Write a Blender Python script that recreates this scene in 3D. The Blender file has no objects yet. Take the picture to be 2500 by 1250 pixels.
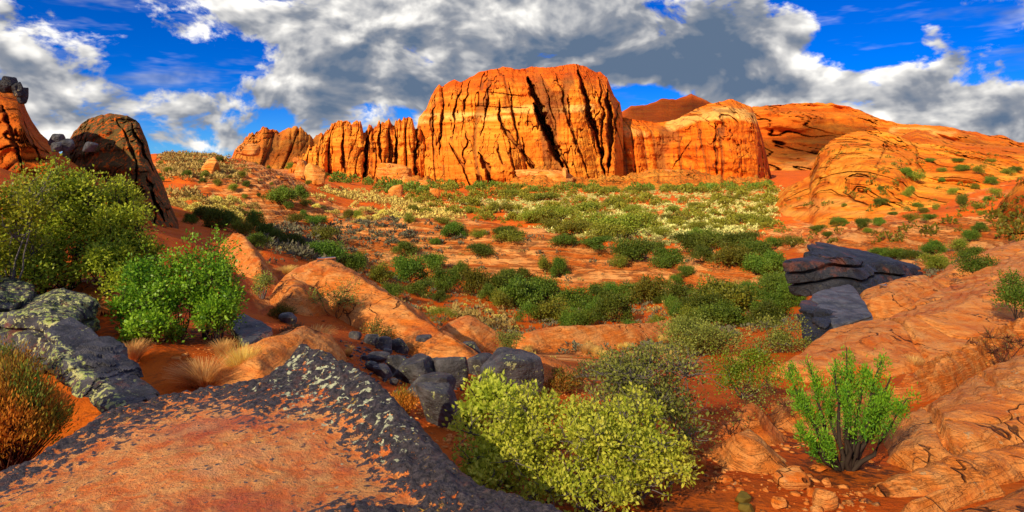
import bpy, bmesh, math, random
import numpy as np
from math import radians as R

# ------------------------------------------------------------------ camera, sky, sun, exposure
scene = bpy.context.scene
COL = scene.collection
F = 1490.0            # focal length in photograph pixels
HZ = 400.0            # row of the horizon (eye level, z = 0)
cam_d = bpy.data.cameras.new("camera"); cam = bpy.data.objects.new("camera", cam_d); COL.objects.link(cam)
cam_d.sensor_width = 36.0; cam_d.lens = 36.0 * F / 2500.0; cam_d.shift_y = -(625.0 - HZ) / 2500.0
cam_d.clip_start = 0.05; cam_d.clip_end = 20000
cam.location = (0, 0, 0); cam.rotation_euler = (R(90), 0, 0)
scene.camera = cam
scene.view_settings.view_transform = 'Standard'; scene.view_settings.look = 'None'
scene.view_settings.exposure = 0.98; scene.view_settings.gamma = 1.0
scene.render.film_transparent = False
scene.cycles.max_bounces = 6; scene.cycles.diffuse_bounces = 3; scene.cycles.transparent_max_bounces = 8

SUN_EL, SUN_AZ = R(30), R(-146)      # azimuth measured from +Y towards +X
SUN = np.array([math.sin(SUN_AZ) * math.cos(SUN_EL), math.cos(SUN_AZ) * math.cos(SUN_EL), math.sin(SUN_EL)])
sun_d = bpy.data.lights.new("sun", 'SUN'); sun_d.energy = 3.8; sun_d.angle = R(0.55); sun_d.color = (1.0, 0.82, 0.54)
sun = bpy.data.objects.new("sun", sun_d); COL.objects.link(sun)
from mathutils import Vector
sun.rotation_euler = Vector(SUN).to_track_quat('Z', 'Y').to_euler()
sun.location = tuple(SUN * 300)

class NT:
    """small helper to write node graphs"""
    def __init__(s, tree): s.t = tree; s.n = tree.nodes; s.l = tree.links
    def add(s, typ, **kw):
        n = s.n.new(typ)
        for k, v in kw.items(): setattr(n, k, v)
        return n
    def put(s, sock, v):
        if v is None: return
        if hasattr(v, 'is_output'): s.l.new(v, sock)
        else: sock.default_value = v
    def math(s, op, a, b=None, c=None, clamp=False):
        n = s.add('ShaderNodeMath', operation=op, use_clamp=clamp)
        s.put(n.inputs[0], a); s.put(n.inputs[1], b); s.put(n.inputs[2], c)
        return n.outputs[0]
    def vmath(s, op, a, b=None):
        n = s.add('ShaderNodeVectorMath', operation=op); s.put(n.inputs[0], a); s.put(n.inputs[1], b)
        return n.outputs[0]
    def noise(s, vec, scale, detail=4, rough=0.55, dist=0.0, lac=2.0):
        n = s.add('ShaderNodeTexNoise'); s.put(n.inputs['Vector'], vec); n.inputs['Scale'].default_value = scale
        n.inputs['Detail'].default_value = detail; n.inputs['Roughness'].default_value = rough
        n.inputs['Distortion'].default_value = dist; n.inputs['Lacunarity'].default_value = lac
        return n.outputs['Fac']
    def voro(s, vec, scale, feature='F1', out='Distance', rand=1.0):
        n = s.add('ShaderNodeTexVoronoi', feature=feature); s.put(n.inputs['Vector'], vec)
        n.inputs['Scale'].default_value = scale; n.inputs['Randomness'].default_value = rand
        return n.outputs[out]
    def ramp(s, fac, lo, hi, a=0.0, b=1.0, smooth=True):
        n = s.add('ShaderNodeMapRange', interpolation_type='SMOOTHSTEP' if smooth else 'LINEAR')
        s.put(n.inputs[0], fac); n.inputs[1].default_value = lo; n.inputs[2].default_value = hi
        n.inputs[3].default_value = a; n.inputs[4].default_value = b
        return n.outputs[0]
    def mix(s, fac, a, b, blend='MIX'):
        n = s.add('ShaderNodeMix', data_type='RGBA', blend_type=blend)
        s.put(n.inputs[0], fac); s.put(n.inputs[6], col4(a)); s.put(n.inputs[7], col4(b))
        return n.outputs[2]
    def map(s, vec, scale=(1, 1, 1), rot=(0, 0, 0), loc=(0, 0, 0)):
        n = s.add('ShaderNodeMapping'); s.put(n.inputs[0], vec); n.inputs[1].default_value = loc
        n.inputs[2].default_value = rot; n.inputs[3].default_value = scale
        return n.outputs[0]
    def attr(s, name):
        n = s.add('ShaderNodeAttribute'); n.attribute_name = name; return n.outputs['Fac']
def col4(c):
    if isinstance(c, (tuple, list)) and len(c) == 3: return (*c, 1.0)
    return c

# ---- the sky: Nishita air with cumulus banks in front of it
world = bpy.data.worlds.new("World"); scene.world = world; world.use_nodes = True
W = NT(world.node_tree); W.n.clear()
sky = W.add('ShaderNodeTexSky', sky_type='NISHITA'); sky.sun_disc = False
sky.sun_elevation = SUN_EL; sky.sun_rotation = SUN_AZ; sky.air_density = 0.7; sky.dust_density = 0.0; sky.ozone_density = 4.0
SKY_STRENGTH = 0.10
dirv = W.add('ShaderNodeTexCoord').outputs['Generated']
sep = W.add('ShaderNodeSeparateXYZ'); W.l.new(dirv, sep.inputs[0])
az = W.math('ARCTAN2', sep.outputs[0], sep.outputs[1]); el = W.math('ARCSINE', sep.outputs[2])
def azel(px, py):
    x, z = (px - 1250) / F, (HZ - py) / F
    return math.atan2(x, 1.0), math.asin(z / math.sqrt(1 + x * x + z * z))
ae = W.add('ShaderNodeCombineXYZ'); W.l.new(az, ae.inputs[0]); W.l.new(el, ae.inputs[1])
def blobs(lst, acc):
    """banks of cloud: centre, half width, half height (in photograph pixels at the picture's middle), weight"""
    for (px, py, rx, ry, amp) in lst:
        a0, e0 = azel(px, py); k = (F / rx / 1.9, F / ry / 1.9, 0)
        m = W.add('ShaderNodeVectorMath', operation='MULTIPLY_ADD'); W.l.new(ae.outputs[0], m.inputs[0]); m.inputs[1].default_value = k; m.inputs[2].default_value = (-a0 * k[0], -e0 * k[1], 0)
        l = W.add('ShaderNodeVectorMath', operation='LENGTH'); W.l.new(m.outputs[0], l.inputs[0])
        f = W.ramp(l.outputs['Value'], 1.0, 0.0); acc = W.math('MULTIPLY_ADD', f, amp, acc)
    return acc
pv = W.map(dirv, scale=(1.0, 1.0, 1.55))
wn = W.add('ShaderNodeTexNoise'); W.l.new(pv, wn.inputs['Vector']); wn.inputs['Scale'].default_value = 5.0; wn.inputs['Detail'].default_value = 1
sc_ = W.add('ShaderNodeVectorMath', operation='SCALE'); W.l.new(W.vmath('SUBTRACT', wn.outputs['Color'], (0.5, 0.5, 0.5)), sc_.inputs[0]); sc_.inputs['Scale'].default_value = 0.10
wv = W.vmath('ADD', pv, sc_.outputs[0])
n0 = W.noise(wv, 6.5, 7, 0.63)
s0 = W.noise(wv, 12.0, 4, 0.58); s1 = W.noise(W.vmath('ADD', wv, (-0.014, 0.0, 0.030)), 12.0, 3, 0.55)   # the same cloud a little nearer to the sun's side
body = W.math('MULTIPLY_ADD', W.math('SUBTRACT', n0, 0.5), 1.75, W.math('MULTIPLY', W.math('SUBTRACT', s0, 0.5), 0.75))
dens = blobs([(100, 120, 190, 90, .22), (650, 50, 230, 60, .20), (770, 225, 150, 60, .42), (1150, 90, 420, 130, .55),
              (1760, 120, 140, 100, .40), (1960, 130, 90, 120, .30), (1840, 220, 150, 40, .40), (2200, 200, 110, 80, .34),
              (2400, 290, 330, 45, .42), (300, 245, 330, 70, .20),
              (450, 140, 150, 60, -.36), (300, 10, 120, 34, -.30), (900, 262, 110, 34, -.22), (2100, 50, 80, 110, -.60), (1590, 235, 70, 26, -.35), (2330, 330, 400, 40, .20), (300, 330, 400, 26, .10)],
             W.math('ADD', body, -0.01))
wisp = W.math('MULTIPLY', W.ramp(W.noise(W.map(dirv, scale=(1.6, 1.6, 8.0), rot=(0, 0.12, 0)), 4.0, 4, 0.62), 0.48, 0.74), 0.42)
alpha = W.math('MAXIMUM', W.ramp(dens, -0.01, 0.17), wisp)
grey = blobs([(1080, 175, 360, 80, .46), (1480, 150, 210, 120, .42), (1650, 190, 130, 60, .30), (1760, 110, 120, 90, .55), (200, 190, 230, 34, .40), (2440, 70, 140, 100, .40),
              (560, 300, 330, 40, .42)], W.math('MULTIPLY', W.ramp(dens, 0.15, 0.9), 0.36))
light = W.math('MULTIPLY', W.math('SUBTRACT', s0, s1), 2.3)
lit = W.math('SUBTRACT', W.math('ADD', 0.76, light), grey, clamp=True)
cr = W.add('ShaderNodeValToRGB'); W.l.new(lit, cr.inputs[0])
e = cr.color_ramp.elements; e[0].position = 0.0; e[0].color = (0.06, 0.09, 0.14, 1); e[1].position = 1.0; e[1].color = (0.62, 0.60, 0.56, 1)
for p, c in ((0.35, (0.145, 0.158, 0.185, 1)), (0.68, (0.35, 0.345, 0.34, 1))):
    x = e.new(p); x.color = c
hs = W.add('ShaderNodeHueSaturation'); hs.inputs['Saturation'].default_value = 1.5; hs.inputs['Value'].default_value = 1.0
W.l.new(sky.outputs[0], hs.inputs['Color'])
air = W.mix(1.0, hs.outputs[0], (SKY_STRENGTH,) * 3, 'MULTIPLY')
air = W.mix(1.0, air, (0.14, 0.34, 0.62), 'MULTIPLY')
above = W.ramp(sep.outputs[2], -0.02, 0.0)
out_c = W.mix(W.math('MULTIPLY', alpha, above), air, cr.outputs[0])
bg = W.add('ShaderNodeBackground'); W.l.new(out_c, bg.inputs[0]); bg.inputs[1].default_value = 1.0
world.cycles.sampling_method = 'MANUAL'; world.cycles.sample_map_resolution = 512
wo = W.add('ShaderNodeOutputWorld'); W.l.new(bg.outputs[0], wo.inputs[0])

# ------------------------------------------------------------------ helpers
def at(px, py, D): return np.array([(px - 1250.0) / F * D, D, -(py - HZ) / F * D])
def tag(o, label=None, cat=None, group=None, kind=None):
    if label: o['label'] = label
    if cat: o['category'] = cat
    if group: o['group'] = group
    if kind: o['kind'] = kind
    return o
def empty(name, loc=(0, 0, 0)):
    o = bpy.data.objects.new(name, None); o.empty_display_size = 0.1; o.location = tuple(loc); COL.objects.link(o); return o
def link(name, me, parent=None, loc=None):
    o = bpy.data.objects.new(name, me); COL.objects.link(o)
    if parent is not None: o.parent = parent
    if loc is not None: o.location = tuple(loc)
    return o
def mesh_from(name, V, faces, mat, smooth=True, attrs=None):
    """V (n,3); faces (m,3|4) int array"""
    V = np.asarray(V, dtype=np.float32); faces = np.asarray(faces, dtype=np.int32)
    me = bpy.data.meshes.new(name); k = faces.shape[1]
    me.vertices.add(len(V)); me.vertices.foreach_set('co', V.ravel())
    me.loops.add(faces.size); me.loops.foreach_set('vertex_index', faces.ravel())
    me.polygons.add(len(faces)); me.polygons.foreach_set('loop_start', np.arange(0, faces.size, k, dtype=np.int32))
    if smooth: me.polygons.foreach_set('use_smooth', np.ones(len(faces), dtype=bool))
    for nm, a in (attrs or {}).items():
        at_ = me.attributes.new(nm, 'FLOAT', 'POINT'); at_.data.foreach_set('value', np.asarray(a, dtype=np.float32).ravel())
    me.update(calc_edges=True); me.validate()
    if mat: me.materials.append(mat)
    return me
def grid_faces(nr, nc, wrap=False):
    r = np.arange(nr - 1)[:, None]; c = np.arange(nc if wrap else nc - 1)[None, :]; c2 = (c + 1) % nc
    return np.stack([r * nc + c, r * nc + c2, (r + 1) * nc + c2, (r + 1) * nc + c], -1).reshape(-1, 4)
def sstep(x, a, b):
    t = np.clip((x - a) / (b - a), 0, 1); return t * t * (3 - 2 * t)
def _hash(ix, iy, iz, seed):
    with np.errstate(over='ignore'):
        h = (ix.astype(np.uint32) * np.uint32(374761393) + iy.astype(np.uint32) * np.uint32(668265263)
             + iz.astype(np.uint32) * np.uint32(2147483647) + np.uint32(seed * 1013 + 7) * np.uint32(2246822519))
        h = (h ^ (h >> np.uint32(13))) * np.uint32(1274126177); h = h ^ (h >> np.uint32(16))
        h = h * np.uint32(2654435761); h = h ^ (h >> np.uint32(15))
    return h.astype(np.float64) / 4294967295.0
def vnoise(x, y, z, seed=0):
    x = np.asarray(x, float); y = np.asarray(y, float) + 0 * x; z = np.asarray(z, float) + 0 * x
    xi, yi, zi = np.floor(x), np.floor(y), np.floor(z); fx, fy, fz = x - xi, y - yi, z - zi
    u, v, w = (t * t * t * (t * (t * 6 - 15) + 10) for t in (fx, fy, fz))
    xi, yi, zi = xi.astype(np.int64), yi.astype(np.int64), zi.astype(np.int64)
    r = 0
    for dx in (0, 1):
        for dy in (0, 1):
            for dz in (0, 1):
                r = r + _hash(xi + dx, yi + dy, zi + dz, seed) * (u if dx else 1 - u) * (v if dy else 1 - v) * (w if dz else 1 - w)
    return r * 2 - 1
def fbm(x, y, z=0.0, oct=4, seed=0, gain=0.5):
    a, s, n = 1.0, 0.0, 0.0; f = 1.0
    for i in range(oct):
        s = s + a * vnoise(np.asarray(x) * f + 13.7 * i, np.asarray(y) * f + 5.1 * i, np.asarray(z) * f - 7.3 * i, seed + i); n += a; a *= gain; f *= 2.03
    return s / n
def ridged(x, y, z=0.0, oct=3, seed=0):
    a, s, n, f = 1.0, 0.0, 0.0, 1.0
    for i in range(oct):
        s = s + a * (1 - np.abs(vnoise(np.asarray(x) * f + 3.7 * i, np.asarray(y) * f, np.asarray(z) * f, seed + i))); n += a; a *= 0.5; f *= 2.1
    return s / n
def interp(pts, x):
    p = np.array(sorted(pts), float); return np.interp(x, p[:, 0], p[:, 1])
def seg_dist(PX, PY, line):
    """distance to a polyline and the position along it (0..1)"""
    L = np.array(line, float); best = np.full(np.shape(PX), 1e9); tt = np.zeros(np.shape(PX)); n = len(L) - 1
    for i in range(n):
        ax, ay = L[i][:2]; bx, by = L[i + 1][:2]; dx, dy = bx - ax, by - ay
        t = np.clip(((PX - ax) * dx + (PY - ay) * dy) / (dx * dx + dy * dy + 1e-12), 0, 1)
        d = np.hypot(PX - ax - t * dx, PY - ay - t * dy); m = d < best
        best = np.where(m, d, best); tt = np.where(m, (i + t) / n, tt)
    return best, tt
def poly_sdf(X, Y, P):
    """signed distance to a polygon, negative inside"""
    P = np.array(P, float)[:, :2]; d, _ = seg_dist(X, Y, np.vstack([P, P[:1]])); inside = np.zeros(np.shape(X), bool)
    j = len(P) - 1
    for i in range(len(P)):
        xi, yi = P[i]; xj, yj = P[j]
        c = ((yi > Y) != (yj > Y)) & (X < (xj - xi) * (Y - yi) / (yj - yi + 1e-12) + xi); inside ^= c; j = i
    return np.where(inside, -d, d)
def in_poly(px, py, P): return poly_sdf(np.asarray(px, float), np.asarray(py, float), P) < 0
def smooth2(A, sr, sc):
    for ax, s in ((0, sr), (1, sc)):
        if s <= 0: continue
        k = int(3 * s) + 1; w = np.exp(-0.5 * (np.arange(-k, k + 1) / s) ** 2); w /= w.sum()
        pad = [(0, 0), (0, 0)]; pad[ax] = (k, k); B = np.pad(A, pad, mode='edge')
        A = np.apply_along_axis(lambda v: np.convolve(v, w, 'valid'), ax, B)
    return A

# ------------------------------------------------------------------ materials
def new_mat(name):
    m = bpy.data.materials.new(name); m.use_nodes = True; t = NT(m.node_tree); t.n.clear()
    b = t.add('ShaderNodeBsdfPrincipled'); o = t.add('ShaderNodeOutputMaterial'); t.l.new(b.outputs[0], o.inputs[0])
    b.inputs['Specular IOR Level'].default_value = 0.06
    return m, t, b
def bump(t, b, h, dist, strength=1.0):
    n = t.add('ShaderNodeBump'); n.inputs['Distance'].default_value = dist; n.inputs['Strength'].default_value = strength
    t.put(n.inputs['Height'], h); t.l.new(n.outputs[0], b.inputs['Normal'])
def pos(t): return t.add('ShaderNodeNewGeometry').outputs['Position']
def objco(t): return t.add('ShaderNodeTexCoord').outputs['Object']

ORANGE, PALE, DEEP, SAND = (0.70, 0.175, 0.018), (0.83, 0.37, 0.105), (0.46, 0.062, 0.007), (0.64, 0.090, 0.004)
VARN = (0.055, 0.030, 0.024)

def sandstone(name, s=1.0, varn=0.3, palek=0.5, tilt=(0.12, 0.0), bed=1.0, base=ORANGE, lichen=0.0, bumpd=0.06, wet=0.62):
    """near slickrock; s = size of features in metres"""
    m, t, b = new_mat(name); p = pos(t)
    pw = t.vmath('ADD', p, t.map(p, scale=(0, 0, 0)))
    big = t.noise(p, 0.55 / s, 5, 0.6); med = t.noise(p, 2.3 / s, 6, 0.62, 0.4); fine = t.noise(p, 14 / s, 5, 0.65)
    strat = t.noise(t.map(p, scale=(0.6 / s, 0.6 / s, 9.0 * bed / s), rot=(tilt[0], tilt[1], 0.2)), 1.6, 5, 0.6, 0.3)
    c = t.mix(t.ramp(med, 0.35, 0.68), base, PALE); 
    c = t.mix(t.math('MULTIPLY', t.ramp(big, 0.45, 0.65), 0.5), c, base)
    c = t.mix(t.math('MULTIPLY', t.ramp(big, 0.48, 0.34), 0.5), c, DEEP)
    c = t.mix(t.math('MULTIPLY', t.ramp(strat, 0.50, 0.60), palek), c, PALE)
    c = t.mix(t.math('MULTIPLY', t.ramp(strat, 0.46, 0.36), 0.32), c, DEEP)
    v1 = t.math('MULTIPLY', t.ramp(t.noise(p, 1.1 / s, 6, 0.68, 0.8), 0.56, 0.66), t.ramp(fine, 0.40, 0.55))
    c = t.mix(t.math('MULTIPLY', v1, min(1.0, varn * 2)), c, VARN)
    sp = t.math('MULTIPLY', t.ramp(t.noise(p, 30 / s, 3, 0.6), 0.60, 0.68), varn)
    c = t.mix(sp, c, VARN)
    if lichen > 0:
        l = t.math('MULTIPLY', t.ramp(t.noise(p, 9 / s, 5, 0.7), 0.60, 0.63), t.ramp(t.noise(p, 1.4 / s, 3), 0.5, 0.6))
        c = t.mix(t.math('MULTIPLY', l, lichen), c, (0.46, 0.46, 0.26))
    fr = t.math('MULTIPLY', t.ramp(t.math('ABSOLUTE', t.math('SUBTRACT', t.noise(p, 0.75 / s, 4, 0.55, 0.3), 0.5)), 0.010, 0.002), t.ramp(t.noise(p, 0.6 / s, 2), 0.47, 0.58))
    bl = t.ramp(t.math('ABSOLUTE', t.math('SUBTRACT', strat, 0.52)), 0.030, 0.006)
    c = t.mix(t.math('MULTIPLY', fr, 0.85), c, (0.07, 0.025, 0.012)); c = t.mix(t.math('MULTIPLY', bl, 0.12), c, DEEP)
    t.put(b.inputs['Base Color'], c); b.inputs['Roughness'].default_value = wet
    fine = t.math('SUBTRACT', fine, t.math('ADD', t.math('MULTIPLY', fr, 2.0), t.math('MULTIPLY', bl, 0.35)))
    h = t.math('ADD', t.math('MULTIPLY', med, 1.0), t.math('ADD', t.math('MULTIPLY', fine, 0.45), t.math('MULTIPLY', strat, 1.1)))
    bump(t, b, h, bumpd * s)
    return m

def cliffrock(name, s, band=None, dark=0.5, base=(0.66, 0.175, 0.012), scrub=0.0, streak=0.6, hue2=(0.76, 0.29, 0.030), redz=None, hk=0.55, sth=0.56, scol=(0.085, 0.095, 0.02)):
    """far sandstone walls; s = metres of the main feature; attributes pale, crack"""
    m, t, b = new_mat(name); p = pos(t)
    big = t.noise(p, 1.0 / (s * 4), 4, 0.6); med = t.noise(p, 1.0 / s, 6, 0.62)
    vert = t.noise(t.map(p, scale=(1.0, 1.0, 0.07)), 2.0 / s, 5, 0.62, 0.2)
    hor = t.noise(t.map(p, scale=(0.10, 0.10, 1.0), rot=(0.0, 0.06, 0)), 2.2 / s, 5, 0.6, 0.5)
    c = t.mix(t.ramp(hor, 0.40, 0.62), base, hue2)
    c = t.mix(t.math('MULTIPLY', t.ramp(big, 0.42, 0.62), 0.5), c, (0.60, 0.105, 0.008))
    c = t.mix(t.math('MULTIPLY', t.ramp(hor, 0.45, 0.36), hk), c, (0.42, 0.070, 0.006))
    if redz:
        sx = t.add('ShaderNodeSeparateXYZ'); t.l.new(p, sx.inputs[0]); zz = t.math('ADD', sx.outputs[2], t.math('MULTIPLY', t.math('SUBTRACT', big, 0.5), s * 5))
        c = t.mix(t.math('MULTIPLY', t.ramp(zz, redz[0], redz[1]), 0.8), c, (0.56, 0.075, 0.006))
    c = t.mix(t.math('MULTIPLY', t.attr('pale'), 0.8), c, (0.84, 0.50, 0.13))
    st = t.math('MULTIPLY', t.ramp(vert, 0.55, 0.66), t.ramp(med, 0.40, 0.55))
    c = t.mix(t.math('MULTIPLY', st, streak), c, (0.13, 0.045, 0.02))
    c = t.mix(t.math('MULTIPLY', t.attr('crack'), 0.7 * dark * 2 if dark < 0.5 else 0.8), c, (0.10, 0.045, 0.02))
    if scrub > 0:
        sc = t.math('MULTIPLY', t.ramp(t.noise(p, 3.2 / s, 5, 0.75), sth, sth + 0.04), t.ramp(t.noise(p, 0.5 / s, 3), 0.40 - (0.56 - sth) * 2, 0.60 - (0.56 - sth) * 2))
        c = t.mix(t.math('MULTIPLY', sc, scrub), c, scol)
    t.put(b.inputs['Base Color'], c); b.inputs['Roughness'].default_value = 0.85
    bump(t, b, t.math('ADD', t.math('MULTIPLY', hor, 0.6), t.math('ADD', t.math('MULTIPLY', vert, 0.6), med)), s * 0.35)
    return m

def ground_mat():
    m, t, b = new_mat('sand and slickrock'); p = pos(t)
    ln = t.add('ShaderNodeVectorMath', operation='LENGTH'); t.l.new(p, ln.inputs[0]); d = ln.outputs['Value']
    rock = t.attr('rock')
    big = t.noise(p, 0.06, 5, 0.6); med = t.noise(p, 0.7, 6, 0.65); fine = t.noise(p, 9, 5, 0.65); vf = t.noise(p, 40, 4, 0.6)
    strat = t.noise(t.map(p, scale=(0.07, 0.07, 1.1), rot=(0.03, 0.05, 0.1)), 2.2, 7, 0.66, 0.35)
    s_c = t.mix(t.ramp(med, 0.35, 0.65), SAND, (0.70, 0.155, 0.011))
    s_c = t.mix(t.math('MULTIPLY', t.ramp(big, 0.50, 0.36), 0.6), s_c, (0.40, 0.07, 0.014))
    s_c = t.mix(t.math('MULTIPLY', t.ramp(fine, 0.56, 0.64), 0.55), s_c, (0.22, 0.055, 0.018))     # grit and litter
    s_c = t.mix(t.math('MULTIPLY', t.ramp(vf, 0.62, 0.68), 0.45), s_c, (0.10, 0.045, 0.02))
    r_c = t.mix(t.ramp(strat, 0.40, 0.62), (0.64, 0.150, 0.018), (0.86, 0.40, 0.125))
    r_c = t.mix(t.math('MULTIPLY', t.ramp(med, 0.40, 0.62), 0.4), r_c, ORANGE)
    r_c = t.mix(t.math('MULTIPLY', t.ramp(strat, 0.46, 0.37), 0.7), r_c, (0.30, 0.055, 0.014))
    r_c = t.mix(t.math('MULTIPLY', t.ramp(t.noise(p, 0.35, 6, 0.7, 0.6), 0.56, 0.64), 0.6), r_c, (0.12, 0.05, 0.025))
    jl = t.math('MULTIPLY', t.ramp(t.math('ABSOLUTE', t.math('SUBTRACT', strat, 0.5)), 0.035, 0.006), rock)
    r_c = t.mix(t.math('MULTIPLY', jl, 0.7), r_c, (0.13, 0.035, 0.012))
    c = t.mix(t.ramp(rock, 0.35, 0.65), s_c, r_c)
    c = t.mix(t.math('MULTIPLY', t.attr('litter'), t.ramp(fine, 0.42, 0.58)), c, (0.075, 0.032, 0.016))
    t.put(b.inputs['Base Color'], c); b.inputs['Roughness'].default_value = 0.8
    h = t.math('ADD', t.math('MULTIPLY', fine, 0.04), t.math('ADD', t.math('MULTIPLY', med, 0.10), t.math('MULTIPLY', t.math('MULTIPLY', strat, rock), 0.55)))
    bump(t, b, h, 1.0, 0.9)
    return m

def basalt(name, lich=0.4, rust=0.15, s=1.0, base=(0.055, 0.052, 0.055), lcol=(0.34, 0.42, 0.10), bumpd=0.03):
    m, t, b = new_mat(name); p = objco(t)
    a = t.noise(p, 3.0 / s, 6, 0.65); f = t.noise(p, 16 / s, 5, 0.65); bl = t.noise(t.map(p, scale=(1, 1, 4)), 3.5 / s, 5, 0.6)
    c = t.mix(t.ramp(a, 0.35, 0.68), tuple(x * 0.55 for x in base), tuple(x * 2.1 for x in base))
    c = t.mix(t.math('MULTIPLY', t.ramp(t.noise(p, 2.0 / s, 5, 0.7), 0.55, 0.66), rust), c, (0.36, 0.085, 0.022))
    if lich > 0:
        lm = t.math('ADD', t.attr('lichen'), 0.0)
        l = t.math('ADD', t.noise(p, 11 / s, 6, 0.72), t.math('MULTIPLY', lm, 0.135))
        l = t.math('MULTIPLY', t.ramp(l, 0.64, 0.68), lich)
        lc = t.mix(t.ramp(t.noise(p, 5 / s, 3), 0.4, 0.6), lcol, (0.58, 0.58, 0.24))
        c = t.mix(l, c, lc)
    t.put(b.inputs['Base Color'], c); b.inputs['Roughness'].default_value = 0.55; b.inputs['Specular IOR Level'].default_value = 0.45
    bump(t, b, t.math('ADD', a, t.math('ADD', t.math('MULTIPLY', f, 0.9), t.math('MULTIPLY', bl, 0.9))), bumpd * s * 1.6)
    return m

def crust_mat():
    """the rock underfoot: orange sandstone with knobs of dark varnish and scabs of lichen"""
    m, t, b = new_mat('varnished sandstone'); p = pos(t); k = t.attr('crust'); kn = t.attr('knob')
    f = t.noise(p, 38, 6, 0.70); g = t.noise(p, 8, 6, 0.68, 0.5); big = t.noise(p, 2.2, 4, 0.6); vf = t.noise(p, 70, 4, 0.6)
    o = t.mix(t.ramp(g, 0.36, 0.64), (0.84, 0.185, 0.016), (0.92, 0.41, 0.11))
    o = t.mix(t.math('MULTIPLY', t.ramp(big, 0.52, 0.36), 0.7), o, (0.50, 0.065, 0.014))
    o = t.mix(t.math('MULTIPLY', t.ramp(vf, 0.60, 0.68), 0.6), o, (0.20, 0.05, 0.018))
    o = t.mix(t.math('MULTIPLY', t.ramp(t.noise(p, 1.6, 3), 0.50, 0.66), 0.6), o, (0.88, 0.42, 0.16))
    d = t.mix(t.ramp(f, 0.35, 0.68), (0.016, 0.014, 0.016), (0.100, 0.080, 0.084))
    d = t.mix(t.math('MULTIPLY', t.ramp(g, 0.55, 0.68), 0.6), d, (0.16, 0.055, 0.038))
    kk = t.math('ADD', t.math('MULTIPLY', k, 1.0), t.math('ADD', t.math('MULTIPLY', t.math('SUBTRACT', f, 0.5), 2.2), t.math('ADD', t.math('MULTIPLY', t.math('SUBTRACT', g, 0.5), 1.3), t.math('MULTIPLY', t.math('SUBTRACT', kn, 0.5), 1.1))))
    c = t.mix(t.ramp(kk, 0.46, 0.58), o, d)
    y = t.math('MULTIPLY', t.ramp(t.noise(p, 26, 5, 0.7, 0.6), 0.615, 0.64), t.ramp(t.noise(p, 3.0, 3), 0.45, 0.62))
    c = t.mix(y, c, (0.58, 0.34, 0.02))
    lz = t.attr('lichen')
    l = t.math('ADD', t.noise(p, 17, 6, 0.66, 0.3), t.math('MULTIPLY', lz, 0.155))
    c = t.mix(t.ramp(l, 0.668, 0.69), c, t.mix(vf, (0.52, 0.56, 0.28), (0.80, 0.80, 0.52)))
    t.put(b.inputs['Base Color'], c); b.inputs['Roughness'].default_value = 0.5; b.inputs['Specular IOR Level'].default_value = 0.4
    bump(t, b, t.math('ADD', t.math('MULTIPLY', f, 0.6), t.math('ADD', g, t.math('MULTIPLY', vf, 0.25))), 0.035)
    return m

def leafmat(name, c1, c2, trans=0.35, rough=0.55, var=0.38):
    m = bpy.data.materials.new(name); m.use_nodes = True; t = NT(m.node_tree); t.n.clear()
    tint = t.attr('tint'); oi = t.add('ShaderNodeObjectInfo')
    c = t.mix(tint, c1, c2)
    hsv = t.add('ShaderNodeHueSaturation'); t.l.new(c, hsv.inputs['Color'])
    t.put(hsv.inputs['Value'], t.ramp(oi.outputs['Random'], 0, 1, 1 - var, 1 + var, False))
    t.put(hsv.inputs['Hue'], t.ramp(oi.outputs['Random'], 0, 1, 0.470, 0.520, False))
    b = t.add('ShaderNodeBsdfPrincipled'); t.l.new(hsv.outputs[0], b.inputs['Base Color']); b.inputs['Roughness'].default_value = rough
    b.inputs['Specular IOR Level'].default_value = 0.3
    tr = t.add('ShaderNodeBsdfTranslucent'); t.l.new(hsv.outputs[0], tr.inputs[0])
    mx = t.add('ShaderNodeMixShader'); mx.inputs[0].default_value = trans; t.l.new(b.outputs[0], mx.inputs[1]); t.l.new(tr.outputs[0], mx.inputs[2])
    o = t.add('ShaderNodeOutputMaterial'); t.l.new(mx.outputs[0], o.inputs[0])
    return m
def plain(name, c, rough=0.8, vary=0.4, sc=12):
    m, t, b = new_mat(name); n = t.noise(objco(t), sc, 4)
    t.put(b.inputs['Base Color'], t.mix(n, tuple(x * (1 - vary) for x in c), tuple(min(1, x * (1 + vary)) for x in c))); b.inputs['Roughness'].default_value = rough
    return m

M_GROUND = ground_mat()
M_SLAB = sandstone('salmon slickrock', 1.0, 0.35, 0.30, lichen=0.2, base=(0.74, 0.20, 0.026))
M_SLAB_B = sandstone('lichen flecked slab', 0.8, 0.55, 0.35, lichen=0.5, base=(0.72, 0.20, 0.026))
M_LEDGE = sandstone('layered ledge', 0.7, 1.0, 0.4, tilt=(0.3, 0.3), bed=1.6, lichen=0.4)
M_STONE = sandstone('loose sandstone', 0.5, 0.5, 0.5, lichen=0.5)
M_KNOB = sandstone('pale knob stone', 9.0, 0.15, 0.6, bed=1.2, base=(0.66, 0.20, 0.018), bumpd=0.05)
M_BASALT = basalt('basalt', 0.75, 0.15, 0.6)
M_BASALT_BIG = basalt('big basalt', 0.35, 0.35, 3.0, base=(0.020, 0.021, 0.026), lcol=(0.12, 0.13, 0.03))
M_SLATE = basalt('grey basalt slab', 0.0, 0.12, 1.2, base=(0.075, 0.077, 0.085))
M_BLOCK = basalt('lichened basalt block', 1.0, 0.4, 0.55, base=(0.048, 0.046, 0.054))
M_CRUST = crust_mat()
M_WOOD = plain('bark', (0.055, 0.040, 0.032)); M_GREYTWIG = plain('grey twigs', (0.17, 0.145, 0.135)); M_REDTWIG = plain('red twigs', (0.13, 0.05, 0.03))
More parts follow.
